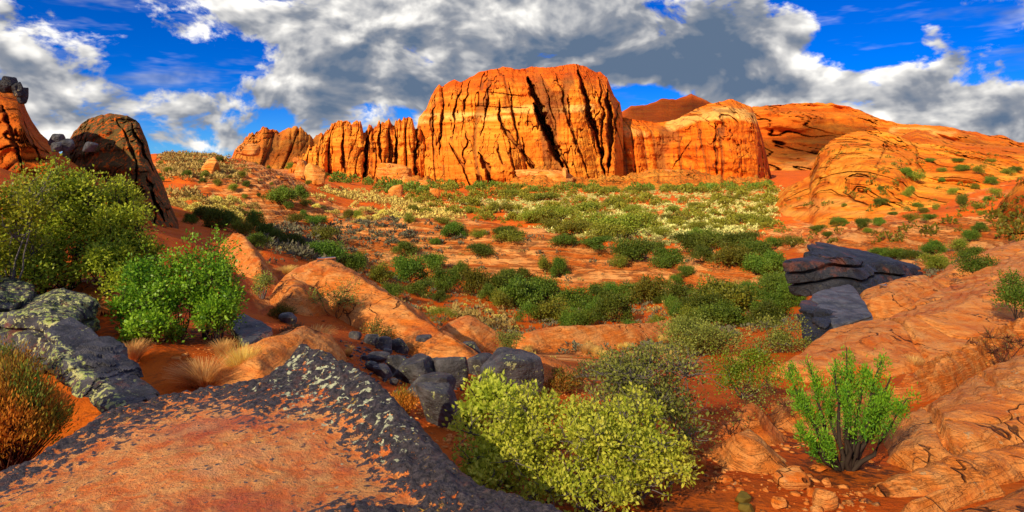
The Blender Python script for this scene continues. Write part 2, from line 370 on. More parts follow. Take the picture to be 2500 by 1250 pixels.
M_OAK = leafmat('scrub oak leaves', (0.045, 0.105, 0.009), (0.19, 0.27, 0.025), 0.3)
M_OAKY = leafmat('sunny shrub leaves', (0.11, 0.15, 0.012), (0.33, 0.33, 0.03), 0.3)
M_MANZ = leafmat('bright leaves', (0.26, 0.42, 0.02), (0.80, 0.88, 0.11), 0.42, 0.45, 0.1)
M_ROSE = leafmat('cliffrose leaves', (0.13, 0.19, 0.012), (0.60, 0.60, 0.04), 0.35, 0.45)
M_GREEN = leafmat('green ash leaves', (0.075, 0.185, 0.010), (0.36, 0.52, 0.030), 0.35, 0.4)
M_OLIVE = leafmat('olive leaves', (0.15, 0.19, 0.03), (0.42, 0.46, 0.08), 0.35)
M_JUN = leafmat('juniper scales', (0.06, 0.20, 0.012), (0.30, 0.50, 0.02), 0.3)
M_RAB = leafmat('rabbitbrush', (0.14, 0.26, 0.03), (0.84, 0.36, 0.035), 0.3)
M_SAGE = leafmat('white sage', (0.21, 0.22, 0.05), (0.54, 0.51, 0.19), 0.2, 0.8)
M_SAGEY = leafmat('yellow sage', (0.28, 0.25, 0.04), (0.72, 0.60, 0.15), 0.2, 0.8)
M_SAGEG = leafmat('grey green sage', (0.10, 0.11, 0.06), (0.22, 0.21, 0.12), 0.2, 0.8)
M_GRASS = leafmat('dry grass', (0.74, 0.44, 0.07), (0.98, 0.78, 0.26), 0.45, 0.7, 0.12)
M_WATER, _t, _b = new_mat('puddle water'); _b.inputs['Base Color'].default_value = (0.10, 0.11, 0.13, 1); _b.inputs['Roughness'].default_value = 0.04; _b.inputs['Specular IOR Level'].default_value = 1.0

# ------------------------------------------------------------------ the ground
TAB = {   # photograph column -> (distance, height) of the ground
 -1100: [(1, -1.7), (8, -.8), (16, 1.5), (30, 4), (60, 6), (200, 8), (600, 8), (8000, 8)],
 -400: [(1, -1.8), (3, -1.8), (5, -1.85), (8, -1.3), (12, -.4), (16, .6), (28, 2.0), (60, 2), (200, 3), (600, 0), (8000, -5)],
 0:    [(1, -1.9), (3, -2.15), (4, -2.2), (5, -2.15), (6.5, -1.95), (8, -1.7), (12, -1.1), (16, -.6), (22, -.2), (28, -.6), (60, -3), (200, -2), (600, -5), (8000, -8)],
 200:  [(1, -1.9), (3, -2.2), (4, -2.25), (5, -2.2), (7, -1.95), (9, -1.8), (12, -1.5), (16, -1.2), (22, -1.2), (40, -3.0), (90, -4.0), (170, 1), (300, -3), (600, -6), (8000, -8)],
 450:  [(1, -1.9), (3, -2.2), (5, -2.0), (7, -2.1), (9, -2.2), (12, -2.25), (16, -2.4), (25, -3.3), (40, -4.4), (60, -4.9), (90, -4.2), (130, -.1), (170, 4.2), (230, 2), (400, -4), (900, -8), (8000, -8)],
 650:  [(1, -1.9), (4, -2.2), (7, -2.25), (9, -2.45), (12, -2.75), (16, -3.1), (25, -4.3), (40, -5.4), (60, -6.6), (90, -6.6), (130, -2.8), (165, .3), (230, -.5), (350, -6), (900, -8), (8000, -8)],
 800:  [(1, -1.9), (4, -2.3), (7, -2.4), (9, -2.65), (12, -3.0), (16, -3.3), (20, -4.6), (30, -6.0), (45, -7.4), (70, -9.0), (100, -10.2), (140, -10.4), (200, -9.5), (300, -9.2), (500, -9), (900, -8), (8000, -8)],
 1000: [(1, -1.9), (4, -2.3), (6, -2.6), (8, -2.95), (11, -3.35), (14, -4.2), (20, -6.0), (30, -8.3), (45, -10.3), (60, -11.7), (80, -11.4), (100, -11.6), (140, -12.6), (200, -13.2), (300, -14.4), (480, -16), (900, -12), (8000, -8)],
 1250: [(1, -1.9), (4, -2.35), (5.5, -2.65), (8, -3.1), (11, -3.6), (14, -4.3), (18, -5.3), (22, -6.2), (28, -8.0), (40, -10.2), (55, -12.3), (70, -13.3), (90, -13.1), (110, -13.4), (140, -15.2), (200, -16.0), (300, -16.8), (420, -18), (520, -18), (900, -12), (8000, -8)],
 1550: [(1, -1.9), (4, -2.3), (5.5, -2.65), (8, -3.15), (11, -3.8), (14, -4.5), (20, -5.8), (28, -7.8), (40, -10.2), (55, -12.4), (75, -13.8), (100, -14.2), (130, -15.2), (200, -16.2), (300, -17.0), (420, -18.2), (550, -18), (900, -12), (8000, -8)],
 1800: [(1, -1.9), (4, -2.25), (6, -2.75), (8, -3.2), (12, -3.9), (20, -5.8), (35, -8.4), (60, -11.4), (100, -13.6), (140, -15.2), (200, -16.0), (300, -16.8), (420, -18), (600, -18), (900, -12), (8000, -8)],
 2100: [(1, -1.9), (4, -2.3), (6, -2.8), (9, -3.4), (13, -4.2), (20, -5.0), (26, -6.6), (36, -7.6), (50, -8.4), (62, -8.9), (80, -9.5), (110, -11.2), (160, -14), (300, -16), (600, -9), (8000, -8)],
 2500: [(1, -1.8), (4, -2.3), (6, -2.75), (9, -3.2), (12, -3.6), (18, -3.9), (24, -4.3), (32, -5.3), (45, -6.2), (60, -6.4), (90, -6.5), (150, -4), (300, 0), (600, -4), (8000, -8)],
 2900: [(1, -1.7), (4, -2.1), (9, -2.7), (18, -3.0), (32, -3.6), (60, -2.5), (150, 2), (300, 4), (600, 0), (8000, -8)],
 3600: [(1, -1.6), (4, -1.7), (16, -1), (60, 2), (200, 6), (600, 6), (8000, 0)],
}
TPX = np.arange(-1100, 3601, 20.0); TLD = np.linspace(0, math.log(8000.0), 420)
_cols = sorted(TAB); _z = np.array([np.interp(TLD, np.log([a for a, _ in TAB[c]]), [b for _, b in TAB[c]]) for c in _cols])
_Z = np.array([np.interp(TPX, _cols, _z[:, j]) for j in range(len(TLD))]).T     # (px, lnD)
_Z = smooth2(_Z, 3.0, 3.0)
def table(px, D):
    a = np.clip((np.clip(px, -1100, 3600) + 1100) / 20.0, 0, len(TPX) - 1.001); b = np.clip(np.log(np.maximum(D, 1.0)) / (TLD[1] - TLD[0]), 0, len(TLD) - 1.001)
    i, j = a.astype(int), b.astype(int); u, v = a - i, b - j
    return _Z[i, j] * (1 - u) * (1 - v) + _Z[i + 1, j] * u * (1 - v) + _Z[i, j + 1] * (1 - u) * v + _Z[i + 1, j + 1] * u * v
# humps of bedrock in the middle distance: px, distance, half width, half depth, height, turn
HUMPS = [(1130, 88, 19, 15, 4.2, -.35), (1330, 78, 15, 8, 2.6, -.35), (1500, 70, 11, 5.5, 2.2, -.35), (1640, 64, 8, 3.2, 1.0, -.3), (1765, 60, 5.5, 3.2, 1.9, 0), (1650, 82, 6, 4, 1.5, 0),
         (600, 95, 8, 6, 1.4, 0), (560, 75, 7, 4, 1.0, .2), (700, 100, 10, 8, 1.5, 0), (870, 120, 14, 10, 2.2, 0), (1660, 190, 14, 9, 2.0, 0), (1440, 150, 10, 5, .8, 0),
         (2180, 66, 9, 10, 1.2, 0), (2320, 62, 8, 8, 1.4, .3), (2060, 78, 9, 8, .8, 0), (640, 24, 2.2, 2.2, .4, 0)]
ROCKY = [[(740, 600), (900, 535), (1060, 520), (1200, 545), (1330, 575), (1500, 625), (1700, 655), (1880, 672), (1890, 720), (1600, 718), (1300, 700), (1150, 690), (980, 650), (800, 640)],
         [(480, 440), (600, 430), (720, 470), (760, 560), (640, 560), (520, 520)], [(560, 400), (700, 390), (740, 450), (600, 440)],
         [(1600, 505), (1690, 500), (1700, 530), (1610, 530)], [(1630, 600), (1760, 600), (1800, 640), (1640, 645)],
         [(1850, 560), (2100, 520), (2500, 560), (2500, 620), (2200, 650), (1990, 610)], [(560, 580), (620, 590), (700, 690), (620, 760), (540, 640)],
         [(1250, 845), (1650, 800), (1700, 880), (1300, 900)], [(560, 840), (660, 830), (760, 800), (800, 850), (700, 900), (600, 960)]]
def heights(X, Y, px, D):
    """ground height and rock mask; px, D place the point in the table"""
    z = table(px, D)
    py = HZ - z / np.maximum(D, .5) * F
    wx = px + 30 * vnoise(X * .15, Y * .15, 0, 3); wy = py + 8 * vnoise(X * .15, Y * .15, 5, 4)
    rock = np.zeros(np.shape(X))
    for P in ROCKY: rock = np.maximum(rock, sstep(poly_sdf(wx, wy, P), 16, -14))
    for (hx, hd, a, b_, h, tr) in HUMPS:
        cx, cy = (hx - 1250) / F * hd, hd; dx, dy = X - cx, Y - cy
        u = (dx * math.cos(tr) + dy * math.sin(tr)) / a; v = (-dx * math.sin(tr) + dy * math.cos(tr)) / b_
        q = u * u + v * v; z = z + h * np.exp(-q * 1.2) * (1 + .0 * q); rock = np.maximum(rock, sstep(q, 1.6, .6) * .9)
    nz = sstep(fbm(X * .05, Y * .05, 2.0, 4, 21), .12, .3) * .55 * sstep(D, 25, 60)
    rock = np.clip(rock + nz * (D < 160), 0, 1)
    s = np.clip(D, 2, 200)
    z = z + fbm(X * .9, Y * .9, 0, 3, 11) * np.clip(.035 * np.sqrt(s / 4), 0, .12) + fbm(X * .13, Y * .13, 0, 3, 12) * np.clip(.012 * s, 0, .75)
    # terraces in the bedrock
    lam = np.clip(.008 * s, .10, .8); ph = (z + X * .05 + .5 * fbm(X * .08, Y * .08, 1, 3, 14)) / lam
    fr = ph - np.floor(ph); ter = (sstep(fr, .45, .95) - fr) * lam
    z = z + ter * rock * sstep(D, 14, 30) * 1.5
    return z, rock
NPX, NR = 660, 760
gpx = np.linspace(-1000, 3500, NPX); th = np.arctan((gpx - 1250) / F)
back = np.linspace(th[-1], 2 * math.pi + th[0], 46)[1:-1]; TH = np.concatenate([th, back])
PXc = np.concatenate([gpx, np.interp(back, [th[-1], 2 * math.pi + th[0]], [3500, -1000])])
CS = np.concatenate([np.cos(th), np.full(len(back), math.cos(th[-1]))])
# rows spaced evenly in the picture where the ground is seen
GD = np.unique(np.concatenate([np.geomspace(1.2, 60, 400), np.geomspace(60, 700, 320), np.geomspace(700, 7500, 40)])); NR = len(GD)
DD, PP = np.meshgrid(GD, PXc, indexing='ij'); RR = DD / CS[None, :]; XX = RR * np.sin(TH)[None, :]; YY = RR * np.cos(TH)[None, :]
ZZ, ROCK = heights(XX, YY, PP, DD)
# leaf litter under the near shrubs
LIT = np.zeros_like(ZZ)
for (px, D, r) in ((1400, 4.3, 1.3), (1600, 5.4, 1.0), (60, 4.0, .9), (430, 7.3, 1.2), (180, 8.3, 1.8), (2060, 5.1, .8), (1850, 6.2, .6)):
    c = at(px, HZ, D); LIT = np.maximum(LIT, sstep(np.hypot(XX - c[0], YY - c[1]) + .3 * vnoise(XX * 3, YY * 3, 0, 5), r, r * .3) * .85)
nc = len(TH); V = np.stack([XX, YY, ZZ], -1).reshape(-1, 3); fc = grid_faces(NR, nc, True)
V = np.vstack([V, [[0, 0, ZZ[0].mean()]]])
# close the small hole under the camera with a ring of quads made of two neighbours and the middle
ring = np.array([[len(V) - 1, (i + 2) % nc, (i + 1) % nc, i] for i in range(0, nc - 1, 2)])
me = mesh_from('ground', V, np.vstack([fc, ring])[:, ::-1], M_GROUND, attrs={'rock': np.append(ROCK.ravel(), 0), 'litter': np.append(LIT.ravel(), 0)})
tag(link('ground', me), 'red sand and low slickrock falling to the valley floor', kind='structure')

def gz(px, D):
    """height of the finished ground at column px, distance D (arrays)"""
    px = np.asarray(px, float); D = np.asarray(D, float)
    a = np.clip((px + 1000) / (4500.0 / (NPX - 1)), 0, NPX - 1.001); b = np.interp(D, GD, np.arange(NR)); b = np.clip(b, 0, NR - 1.001)
    i, j = a.astype(int), b.astype(int); u, v = a - i, b - j
    return ZZ[j, i] * (1 - u) * (1 - v) + ZZ[j, i + 1] * u * (1 - v) + ZZ[j + 1, i] * (1 - u) * v + ZZ[j + 1, i + 1] * u * v
def ground_hit(px, py, dmin=2.0, dmax=900.0):
    """first point of the ground seen through the photograph's (px, py)"""
    Ds = np.geomspace(dmin, dmax, 1500); g = gz(np.full(1500, px), Ds); ray = -(py - HZ) / F * Ds
    k = np.nonzero(g >= ray)[0]
    D = Ds[k[0]] if len(k) else dmax
    p = at(px, py, D); p[2] = float(gz(px, D)); return p
def on_ground(X, Y):
    return float(gz(1250 + X / Y * F, Y))

# ------------------------------------------------------------------ cliffs and hills
def cliff(name, label, mat, top, base, depth, nx, nv, prof='cliff', lean=30.0, rough=0.0, flute=(0, 1, 0), bumps=(), cracks=(), det=(1.0, 8.0), pale=None, back=120.0, jag=0.0, seed=1, strata=0.0, bulge=0.0, net=(0, 1, 1)):
    px0, px1 = min(p[0] for p in top), max(p[0] for p in top)
    px = np.linspace(px0, px1, nx); tp = interp(top, px); bs = interp(base, px); dp = interp(depth, px)
    if jag: tp = tp + jag * fbm(px * .07, 0 * px, seed, 4, seed + 50, .6) + jag * .5 * (ridged(px * .12, 0 * px, 3, 2, seed + 51) - .6)
    tp = np.minimum(tp, bs - 1)
    v = np.linspace(0, 1, nv)[:, None]; PX = np.broadcast_to(px, (nv, nx)); PY = bs + (tp - bs) * v ** .9
    vv = (bs - PY) / (bs - tp)
    if prof == 'dome': dl = lean * (1 - np.sqrt(np.clip(1 - vv ** 2.2 * .995, 0, 1)))
    elif prof == 'slope': dl = lean * vv
    else: dl = lean * (vv ** 1.3 * .6 + .4 * sstep(vv, .78, 1.0) ** 2 * 1.6)
    D = dp + dl
    for (bx, by, rx, ry, amp) in bumps: D = D - amp * np.exp(-((PX - bx) / rx) ** 2 - ((PY - by) / ry) ** 2)
    X = (PX - 1250) / F * D; Z = -(PY - HZ) / F * D
    crack = np.zeros_like(D)
    fl_amp, fl_len, fl_lean = flute
    wall = sstep(vv, 0.0, .12) * (1 - .75 * sstep(vv, .86, 1.0))
    if fl_amp:
        xw = (X + fl_lean * Z) / fl_len + .6 * fbm(X / fl_len * .4, Z / fl_len * .12, seed, 2, seed + 9)
        r = np.abs(vnoise(xw, Z / fl_len * .10, seed, seed + 3)); r2 = np.abs(vnoise(xw * 2.3, Z / fl_len * .25, 4, seed + 4))
        g1 = 1 - sstep(r, 0, .22); g2 = 1 - sstep(r2, 0, .16)
        D = D + wall * fl_amp * (g1 * 1.0 + g2 * .45) - wall * fl_amp * .5 * sstep(r, .1, .6)
        crack = np.maximum(crack, wall * sstep(g1, .4, 1) * .8)
    for (line, w, dep) in cracks:
        wob = 9 * fbm(PX * .04, PY * .04, 0, 4, seed + 20)
        d, t = seg_dist(PX + wob, PY + .5 * wob, line); ww = w * (.15 + 1.0 * np.sin(np.clip(t, 0.0, 1) * math.pi) ** .8) * (.75 + .5 * fbm(PX * .08, PY * .08, 2, 3, seed + 22))
        g = 1 - sstep(d, ww * .35, ww); D = D + dep * g; crack = np.maximum(crack, g * .7)
    amp, ln = det
    X = (PX - 1250) / F * D
    D = D - amp * fbm(X / ln, D * 0, Z / ln, 5, seed + 30, .55)
    if bulge: D = D - bulge * fbm(X / (ln * 5), D * 0, Z / (ln * 5), 3, seed + 33)
    if net[0]:
        nd, nl_, asp = net
        for q, (lam, k) in enumerate(((nl_, 1.0), (nl_ * .45, .5))):
            f1 = np.abs(fbm(X / lam, D * 0 + q * 9, Z / (lam * asp), 3, seed + 70 + q)); f2 = sstep(fbm(X / (lam * 2), D * 0, Z / (lam * 2), 2, seed + 80 + q), -.15, .15)
            g = (1 - sstep(f1, .008, .045)) * f2; D = D + nd * k * g; crack = np.maximum(crack, .75 * g)
    if strata:
        ph = Z / (ln * .55) + .8 * fbm(X / (ln * 4), D * 0, Z / (ln * 4), 3, seed + 40); fr = ph - np.floor(ph)
        D = D + strata * (sstep(fr, 0, .35) * sstep(fr, 1, .6) - .5)
    X = (PX - 1250) / F * D; Z = -(PY - HZ) / F * D
    rows = [np.stack([X, D, Z], -1)]
    k = np.array([.06, .15, .3, .5, .75, 1.0]); zdrop = np.array([.004, .015, .05, .15, .4, .9])
    h = (Z[-1] - Z[0]); nb = fbm(X[-1] / ln, 0 * X[-1], 0, 3, seed)
    rows += [np.stack([X[-1] * (D[-1] + back * kk) / D[-1], D[-1] + back * kk, Z[-1] - zz * (h + 2) - .2 * abs(amp) * (1 + nb)], -1)[None] for kk, zz in zip(k, zdrop)]
    A = np.concatenate(rows, 0); nrw = A.shape[0]
    ext = lambda q: np.concatenate([q, np.repeat(q[-1:], nrw - nv, 0)], 0).ravel()
    pl = np.zeros_like(D)
    for (line, w, s) in (pale or []):
        d, t = seg_dist(PX, PY + 7 * fbm(PX * .02, PY * .02, 3, 3, seed + 60), line); pl = np.maximum(pl, s * (1 - sstep(d, w * .5, w)) * sstep(fbm(PX * .02, PY * .10, 1, 4, seed + 61), -.35, .1))
    m_ = mesh_from(name, A.reshape(-1, 3), grid_faces(nrw, nx), mat, attrs={'pale': ext(pl), 'crack': ext(crack)})
    return tag(link(name, m_), label, kind='structure')

MC_BUTTE = cliffrock('butte wall', 9.0, streak=.65, redz=(48, 78), hk=.25); MC_FIN = cliffrock('fin wall', 7.0, base=(0.60, 0.16, 0.012), streak=.7, scrub=.25)
MC_FAR = cliffrock('far peak', 14.0, base=(0.46, 0.135, 0.016), hue2=(0.54, 0.20, 0.03), scrub=.5); MC_WALL = cliffrock('amphitheatre wall', 10.0, base=(0.68, 0.135, 0.007), hue2=(0.74, 0.22, 0.018), streak=.85)
MC_PLAT = cliffrock('plateau', 22.0, base=(0.60, 0.125, 0.008), hue2=(0.66, 0.21, 0.02), scrub=.55, streak=.3); MC_HILL = cliffrock('red scrub hill', 16.0, base=(0.40, 0.066, 0.007), hue2=(0.44, 0.10, 0.012), scrub=.6, streak=.1)
MC_DOME = cliffrock('right dome rock', 5.0, sth=.53, base=(0.70, 0.175, 0.009), hue2=(0.80, 0.33, 0.035), streak=.35, scrub=.12); MC_LEFT = cliffrock('left rock', 1.6, base=(0.56, 0.105, 0.008), hue2=(0.64, 0.16, 0.016), streak=.55)
MC_LEFTL = cliffrock('lichened left dome', 1.3, base=(0.50, 0.080, 0.007), hue2=(0.56, 0.13, 0.014), streak=.6, scrub=.9, sth=.43, scol=(0.075, 0.075, 0.028)); MC_DARK = cliffrock('shaded ledge rock', 2.2, base=(0.54, 0.095, 0.008), streak=.8)

cliff('peak', 'jagged brown peak far beyond the fluted fins', MC_FAR, [(560, 384), (590, 345), (625, 325), (645, 315), (680, 318), (715, 306), (740, 315), (765, 332), (785, 325), (800, 345), (860, 400)],
      [(560, 440), (860, 440)], [(560, 900), (860, 880)], 150, 90, 'slope', 160, flute=(16, 26, .3), det=(14, 40), jag=13, net=(10, 30, 2), seed=3, back=300)
cliff('hill', 'dark red peaked hill on the skyline behind the amphitheatre wall', MC_HILL, [(1440, 330), (1500, 285), (1540, 258), (1580, 256), (1620, 240), (1650, 244), (1688, 229), (1720, 243), (1760, 262), (1860, 300)],
      [(1440, 340), (1860, 340)], [(1440, 1500), (1860, 1500)], 150, 50, 'slope', 400, det=(16, 90), seed=5, back=500, jag=2)
cliff('plateau', 'long orange plateau under the clouds beyond the right dome', MC_PLAT, [(1760, 300), (1840, 259), (1900, 256), (1960, 250), (2030, 252), (2080, 262), (2110, 273), (2150, 290), (2200, 303), (2250, 306), (2300, 308), (2380, 322), (2420, 331), (2445, 328), (2480, 345), (2520, 350), (2700, 362), (3000, 380), (3400, 390)],
      [(1760, 470), (3400, 470)], [(1760, 900), (2100, 800), (3400, 700)], 330, 150, 'slope', 420, bumps=[(1930, 345, 110, 36, -75), (1960, 290, 160, 16, 30), (2150, 400, 200, 60, 60)], det=(38, 60), bulge=55, strata=14, net=(34, 60, .6), seed=7, back=500, jag=2.5,
      pale=[([(2180, 318), (2330, 330)], 12, .7), ([(1900, 400), (2010, 400)], 20, .35)])
cliff('hill', 'low greenish knoll with a red cap beside the plateau', MC_PLAT, [(2080, 400), (2150, 360), (2215, 325), (2240, 318), (2275, 328), (2330, 345), (2400, 352), (2500, 360), (2700, 372), (3000, 385)],
      [(2080, 430), (3000, 430)], [(2080, 560), (3000, 480)], 160, 60, 'dome', 170, det=(15, 30), strata=5, net=(12, 25, .7), bulge=16, seed=8, back=200, jag=1.5)
cliff('cliff', 'smooth orange amphitheatre wall with a pale cap', MC_WALL, [(1440, 350), (1490, 318), (1520, 286), (1560, 293), (1600, 300), (1650, 292), (1700, 266), (1740, 251), (1765, 247), (1785, 242), (1810, 251), (1835, 262), (1845, 282), (1860, 330), (1872, 380), (1886, 440), (1900, 455)],
      [(1440, 465), (1900, 465)], [(1440, 530), (1560, 535), (1650, 545), (1760, 530), (1850, 535), (1900, 600)], 300, 190, 'cliff', 60, flute=(4.0, 9, 0), bumps=[(1770, 360, 75, 120, 26), (1620, 390, 120, 90, -14)], det=(8, 16), bulge=14, strata=1.2, net=(6, 12, 2.5), seed=11,
      pale=[([(1640, 305), (1700, 285), (1770, 275), (1845, 285)], 20, .9), ([(1525, 320), (1570, 330)], 18, .6)], cracks=[([(1868, 330), (1885, 440)], 6, 10), ([(1745, 300), (1752, 440)], 7, 7), ([(1690, 340), (1640, 420)], 3, 4)], jag=2)
cliff('cliff', 'row of fluted orange rock fins joining the tall butte', MC_FIN, [(690, 440), (715, 400), (745, 374), (775, 346), (800, 312), (830, 294), (850, 292), (880, 303), (893, 324), (905, 302), (925, 294), (950, 293), (962, 313), (975, 293), (1000, 291), (1016, 302), (1040, 330), (1080, 360)],
      [(690, 470), (1080, 478)], [(690, 520), (850, 490), (1080, 505)], 340, 190, 'cliff', 24, flute=(9, 8, .10), bumps=[(790, 400, 40, 80, 16), (860, 430, 40, 60, 16), (950, 440, 50, 40, 14)], det=(4.0, 9), strata=.6, net=(3, 7, 3), seed=13, jag=18, back=90,
      cracks=[([(893, 315), (888, 450)], 6, 16), ([(963, 305), (968, 440)], 6, 15), ([(1020, 310), (1010, 450)], 5, 12), ([(840, 300), (838, 440)], 5, 9), ([(928, 300), (930, 440)], 5, 9)])
BC = [([(1285, 185), (1305, 230), (1325, 290), (1345, 350), (1375, 415)], 15, 34), ([(1300, 250), (1340, 320), (1392, 425)], 10, 26), ([(1412, 170), (1428, 230), (1452, 320), (1478, 430)], 11, 26), ([(1478, 215), (1492, 300), (1486, 430)], 9, 20), ([(1462, 190), (1474, 300), (1470, 380)], 6, 12),
      ([(1218, 240), (1216, 280), (1240, 330), (1300, 400), (1330, 460)], 6, 12), ([(1165, 370), (1185, 400), (1195, 440), (1225, 462)], 9, 16), ([(1080, 215), (1078, 290), (1075, 380)], 5, 10), ([(1128, 200), (1112, 260), (1108, 330)], 5, 9), ([(1147, 195), (1135, 280)], 5, 9), ([(1060, 230), (1055, 330)], 4, 8),
      ([(1240, 200), (1255, 300), (1262, 360)], 4, 7), ([(1195, 190), (1190, 260), (1170, 330)], 4, 7), ([(1360, 180), (1385, 280), (1410, 380)], 5, 8), ([(1385, 230), (1400, 330), (1440, 440)], 4, 8), ([(1430, 260), (1455, 380)], 4, 7), ([(1270, 330), (1290, 400), (1330, 440)], 5, 9), ([(1140, 320), (1130, 400)], 4, 7),
      ([(1100, 350), (1125, 400), (1150, 460)], 5, 9), ([(1240, 340), (1250, 400), (1275, 450)], 5, 8), ([(1215, 350), (1225, 400)], 4, 7), ([(1505, 250), (1500, 330)], 4, 8), ([(1320, 180), (1345, 250), (1360, 330)], 3, 6), ([(1160, 260), (1290, 262)], 2.5, 3), ([(1180, 225), (1270, 232)], 2.5, 3)]
cliff('butte', 'tall orange sandstone butte split by long dark cracks', MC_BUTTE, [(1000, 420), (1015, 330), (1022, 288), (1040, 266), (1052, 236), (1063, 217), (1072, 206), (1080, 213), (1095, 201), (1110, 193), (1125, 201), (1145, 191), (1170, 176), (1200, 170), (1230, 163), (1260, 170), (1285, 166), (1300, 163), (1330, 166), (1370, 160), (1400, 156), (1430, 162), (1455, 176), (1466, 174), (1482, 190), (1492, 216), (1500, 236), (1514, 250), (1521, 290), (1523, 400), (1530, 450)],
      [(1000, 488), (1200, 492), (1530, 470)], [(1000, 520), (1060, 500), (1250, 470), (1400, 485), (1500, 500), (1530, 540)], 480, 320, 'cliff', 52, flute=(3.2, 15, .18), bumps=[(1185, 420, 90, 70, 30), (1400, 330, 40, 200, 8), (1060, 380, 30, 120, 8), (1330, 300, 22, 160, 7)], det=(3.8, 10), bulge=7, strata=.5, net=(4.5, 9, 3.5), seed=17, cracks=BC, jag=2.5, back=150,
      pale=[([(1020, 292), (1110, 282), (1200, 280), (1300, 265), (1440, 262)], 15, .85)])
cliff('hill', 'rounded orange slickrock dome above the valley floor', MC_DOME, [(1820, 600), (1850, 575), (1885, 508), (1920, 468), (1950, 445), (1975, 430), (1985, 402), (2000, 370), (2030, 341), (2070, 326), (2120, 317), (2160, 321), (2200, 336), (2240, 351), (2262, 351), (2300, 357), (2350, 366), (2420, 375), (2500, 386), (2700, 394), (3000, 380)],
      [(1820, 605), (2100, 585), (2500, 560), (3000, 540)], [(1820, 112), (2000, 108), (2300, 92), (2600, 84), (3000, 80)], 460, 300, 'slope', 120, bumps=[(2110, 420, 90, 60, 22), (1975, 475, 60, 30, 8), (2060, 470, 25, 18, -7), (2190, 430, 30, 50, 9), (2280, 430, 60, 30, -6), (2380, 420, 80, 40, 10)], det=(5.0, 8), bulge=9, strata=1.6, net=(4.5, 9, .8), seed=19, jag=2.5, back=160,
      cracks=[([(1998, 372), (1985, 430), (1975, 470)], 5, 5), ([(2060, 350), (2010, 420)], 2.2, 1.6), ([(2160, 330), (2150, 400), (2130, 445)], 3, 2.5), ([(2235, 355), (2240, 400), (2255, 420)], 4, 3), ([(2060, 470), (2085, 490), (2120, 500)], 5, 3)],
      pale=[([(1900, 530), (2000, 500), (2100, 510)], 26, .35), ([(2150, 540), (2300, 520), (2420, 540)], 26, .35)])
cliff('hill', 'dark red stepped ledges on the slope beside the dome', MC_DARK, [(2360, 640), (2385, 606), (2400, 575), (2425, 535), (2440, 500), (2462, 472), (2480, 452), (2500, 441), (2600, 415), (2800, 380), (3100, 350)],
      [(2360, 660), (3100, 660)], [(2360, 44), (2500, 40), (3100, 38)], 180, 120, 'slope', 22, det=(1.3, 3.5), bulge=2.0, strata=1.0, net=(1.2, 2.5, 1), seed=23, back=30, jag=3, cracks=[([(2440, 500), (2470, 600)], 4, 2), ([(2400, 580), (2500, 570)], 4, 1.5)])
cliff('cliff', 'steep red sandstone shoulder rising out of the picture at left', MC_LEFT, [(-900, -200), (-500, 20), (-200, 110), (-60, 165), (0, 196), (30, 205), (48, 215), (56, 240), (62, 262), (78, 295), (98, 325), (120, 345), (150, 378), (200, 412), (260, 445), (340, 500), (380, 560)],
      [(-900, 700), (380, 640)], [(-900, 22), (0, 24), (380, 23)], 330, 230, 'cliff', 9, flute=(.25, 1.6, -.5), det=(.55, 1.5), bulge=1.2, strata=.25, net=(.5, 1.8, .8), seed=29, back=14, jag=2, cracks=[([(5, 255), (30, 330), (60, 420)], 8, .7), ([(60, 300), (100, 400)], 6, .5)])
cliff('hill', 'round red dome crusted with dark green lichen', MC_LEFTL, [(120, 420), (165, 350), (180, 320), (215, 291), (265, 276), (310, 281), (340, 300), (360, 345), (372, 395), (395, 440), (410, 480), (425, 520), (447, 575), (455, 600)],
      [(120, 640), (455, 625)], [(120, 40), (250, 36), (360, 35), (455, 38)], 300, 230, 'dome', 8, flute=(.28, 2.2, .55), det=(.7, 2.2), bulge=1.2, strata=.35, net=(.6, 2.0, 1), seed=31, back=14, jag=3, cracks=[([(320, 300), (345, 360), (375, 420)], 6, 1.0), ([(285, 290), (330, 380), (330, 460)], 6, .7), ([(355, 430), (400, 540)], 7, .8), ([(380, 470), (380, 560)], 4, .5)])

MC_TALUS = cliffrock('talus', 5.0, base=(0.64, 0.17, 0.014), hue2=(0.76, 0.30, 0.04), streak=.2, scrub=.75, sth=.50)
cliff('talus', 'slope of broken orange rubble under the butte and fins', MC_TALUS, [(720, 470), (760, 448), (800, 440), (860, 446), (900, 430), (935, 436), (970, 418), (1000, 436), (1040, 428), (1080, 446), (1140, 456), (1200, 452), (1250, 440), (1290, 414), (1325, 402), (1350, 410), (1385, 430), (1430, 438), (1480, 426), (1530, 432), (1580, 414), (1630, 420), (1670, 408), (1720, 424), (1790, 436), (1860, 430), (1910, 456)],
      [(720, 490), (1910, 482)], [(720, 330), (900, 360), (1300, 385), (1910, 420)], 480, 110, 'slope', 70, det=(5, 8), bulge=7, net=(4, 6, 1), strata=1.0, seed=37, back=90, jag=10)
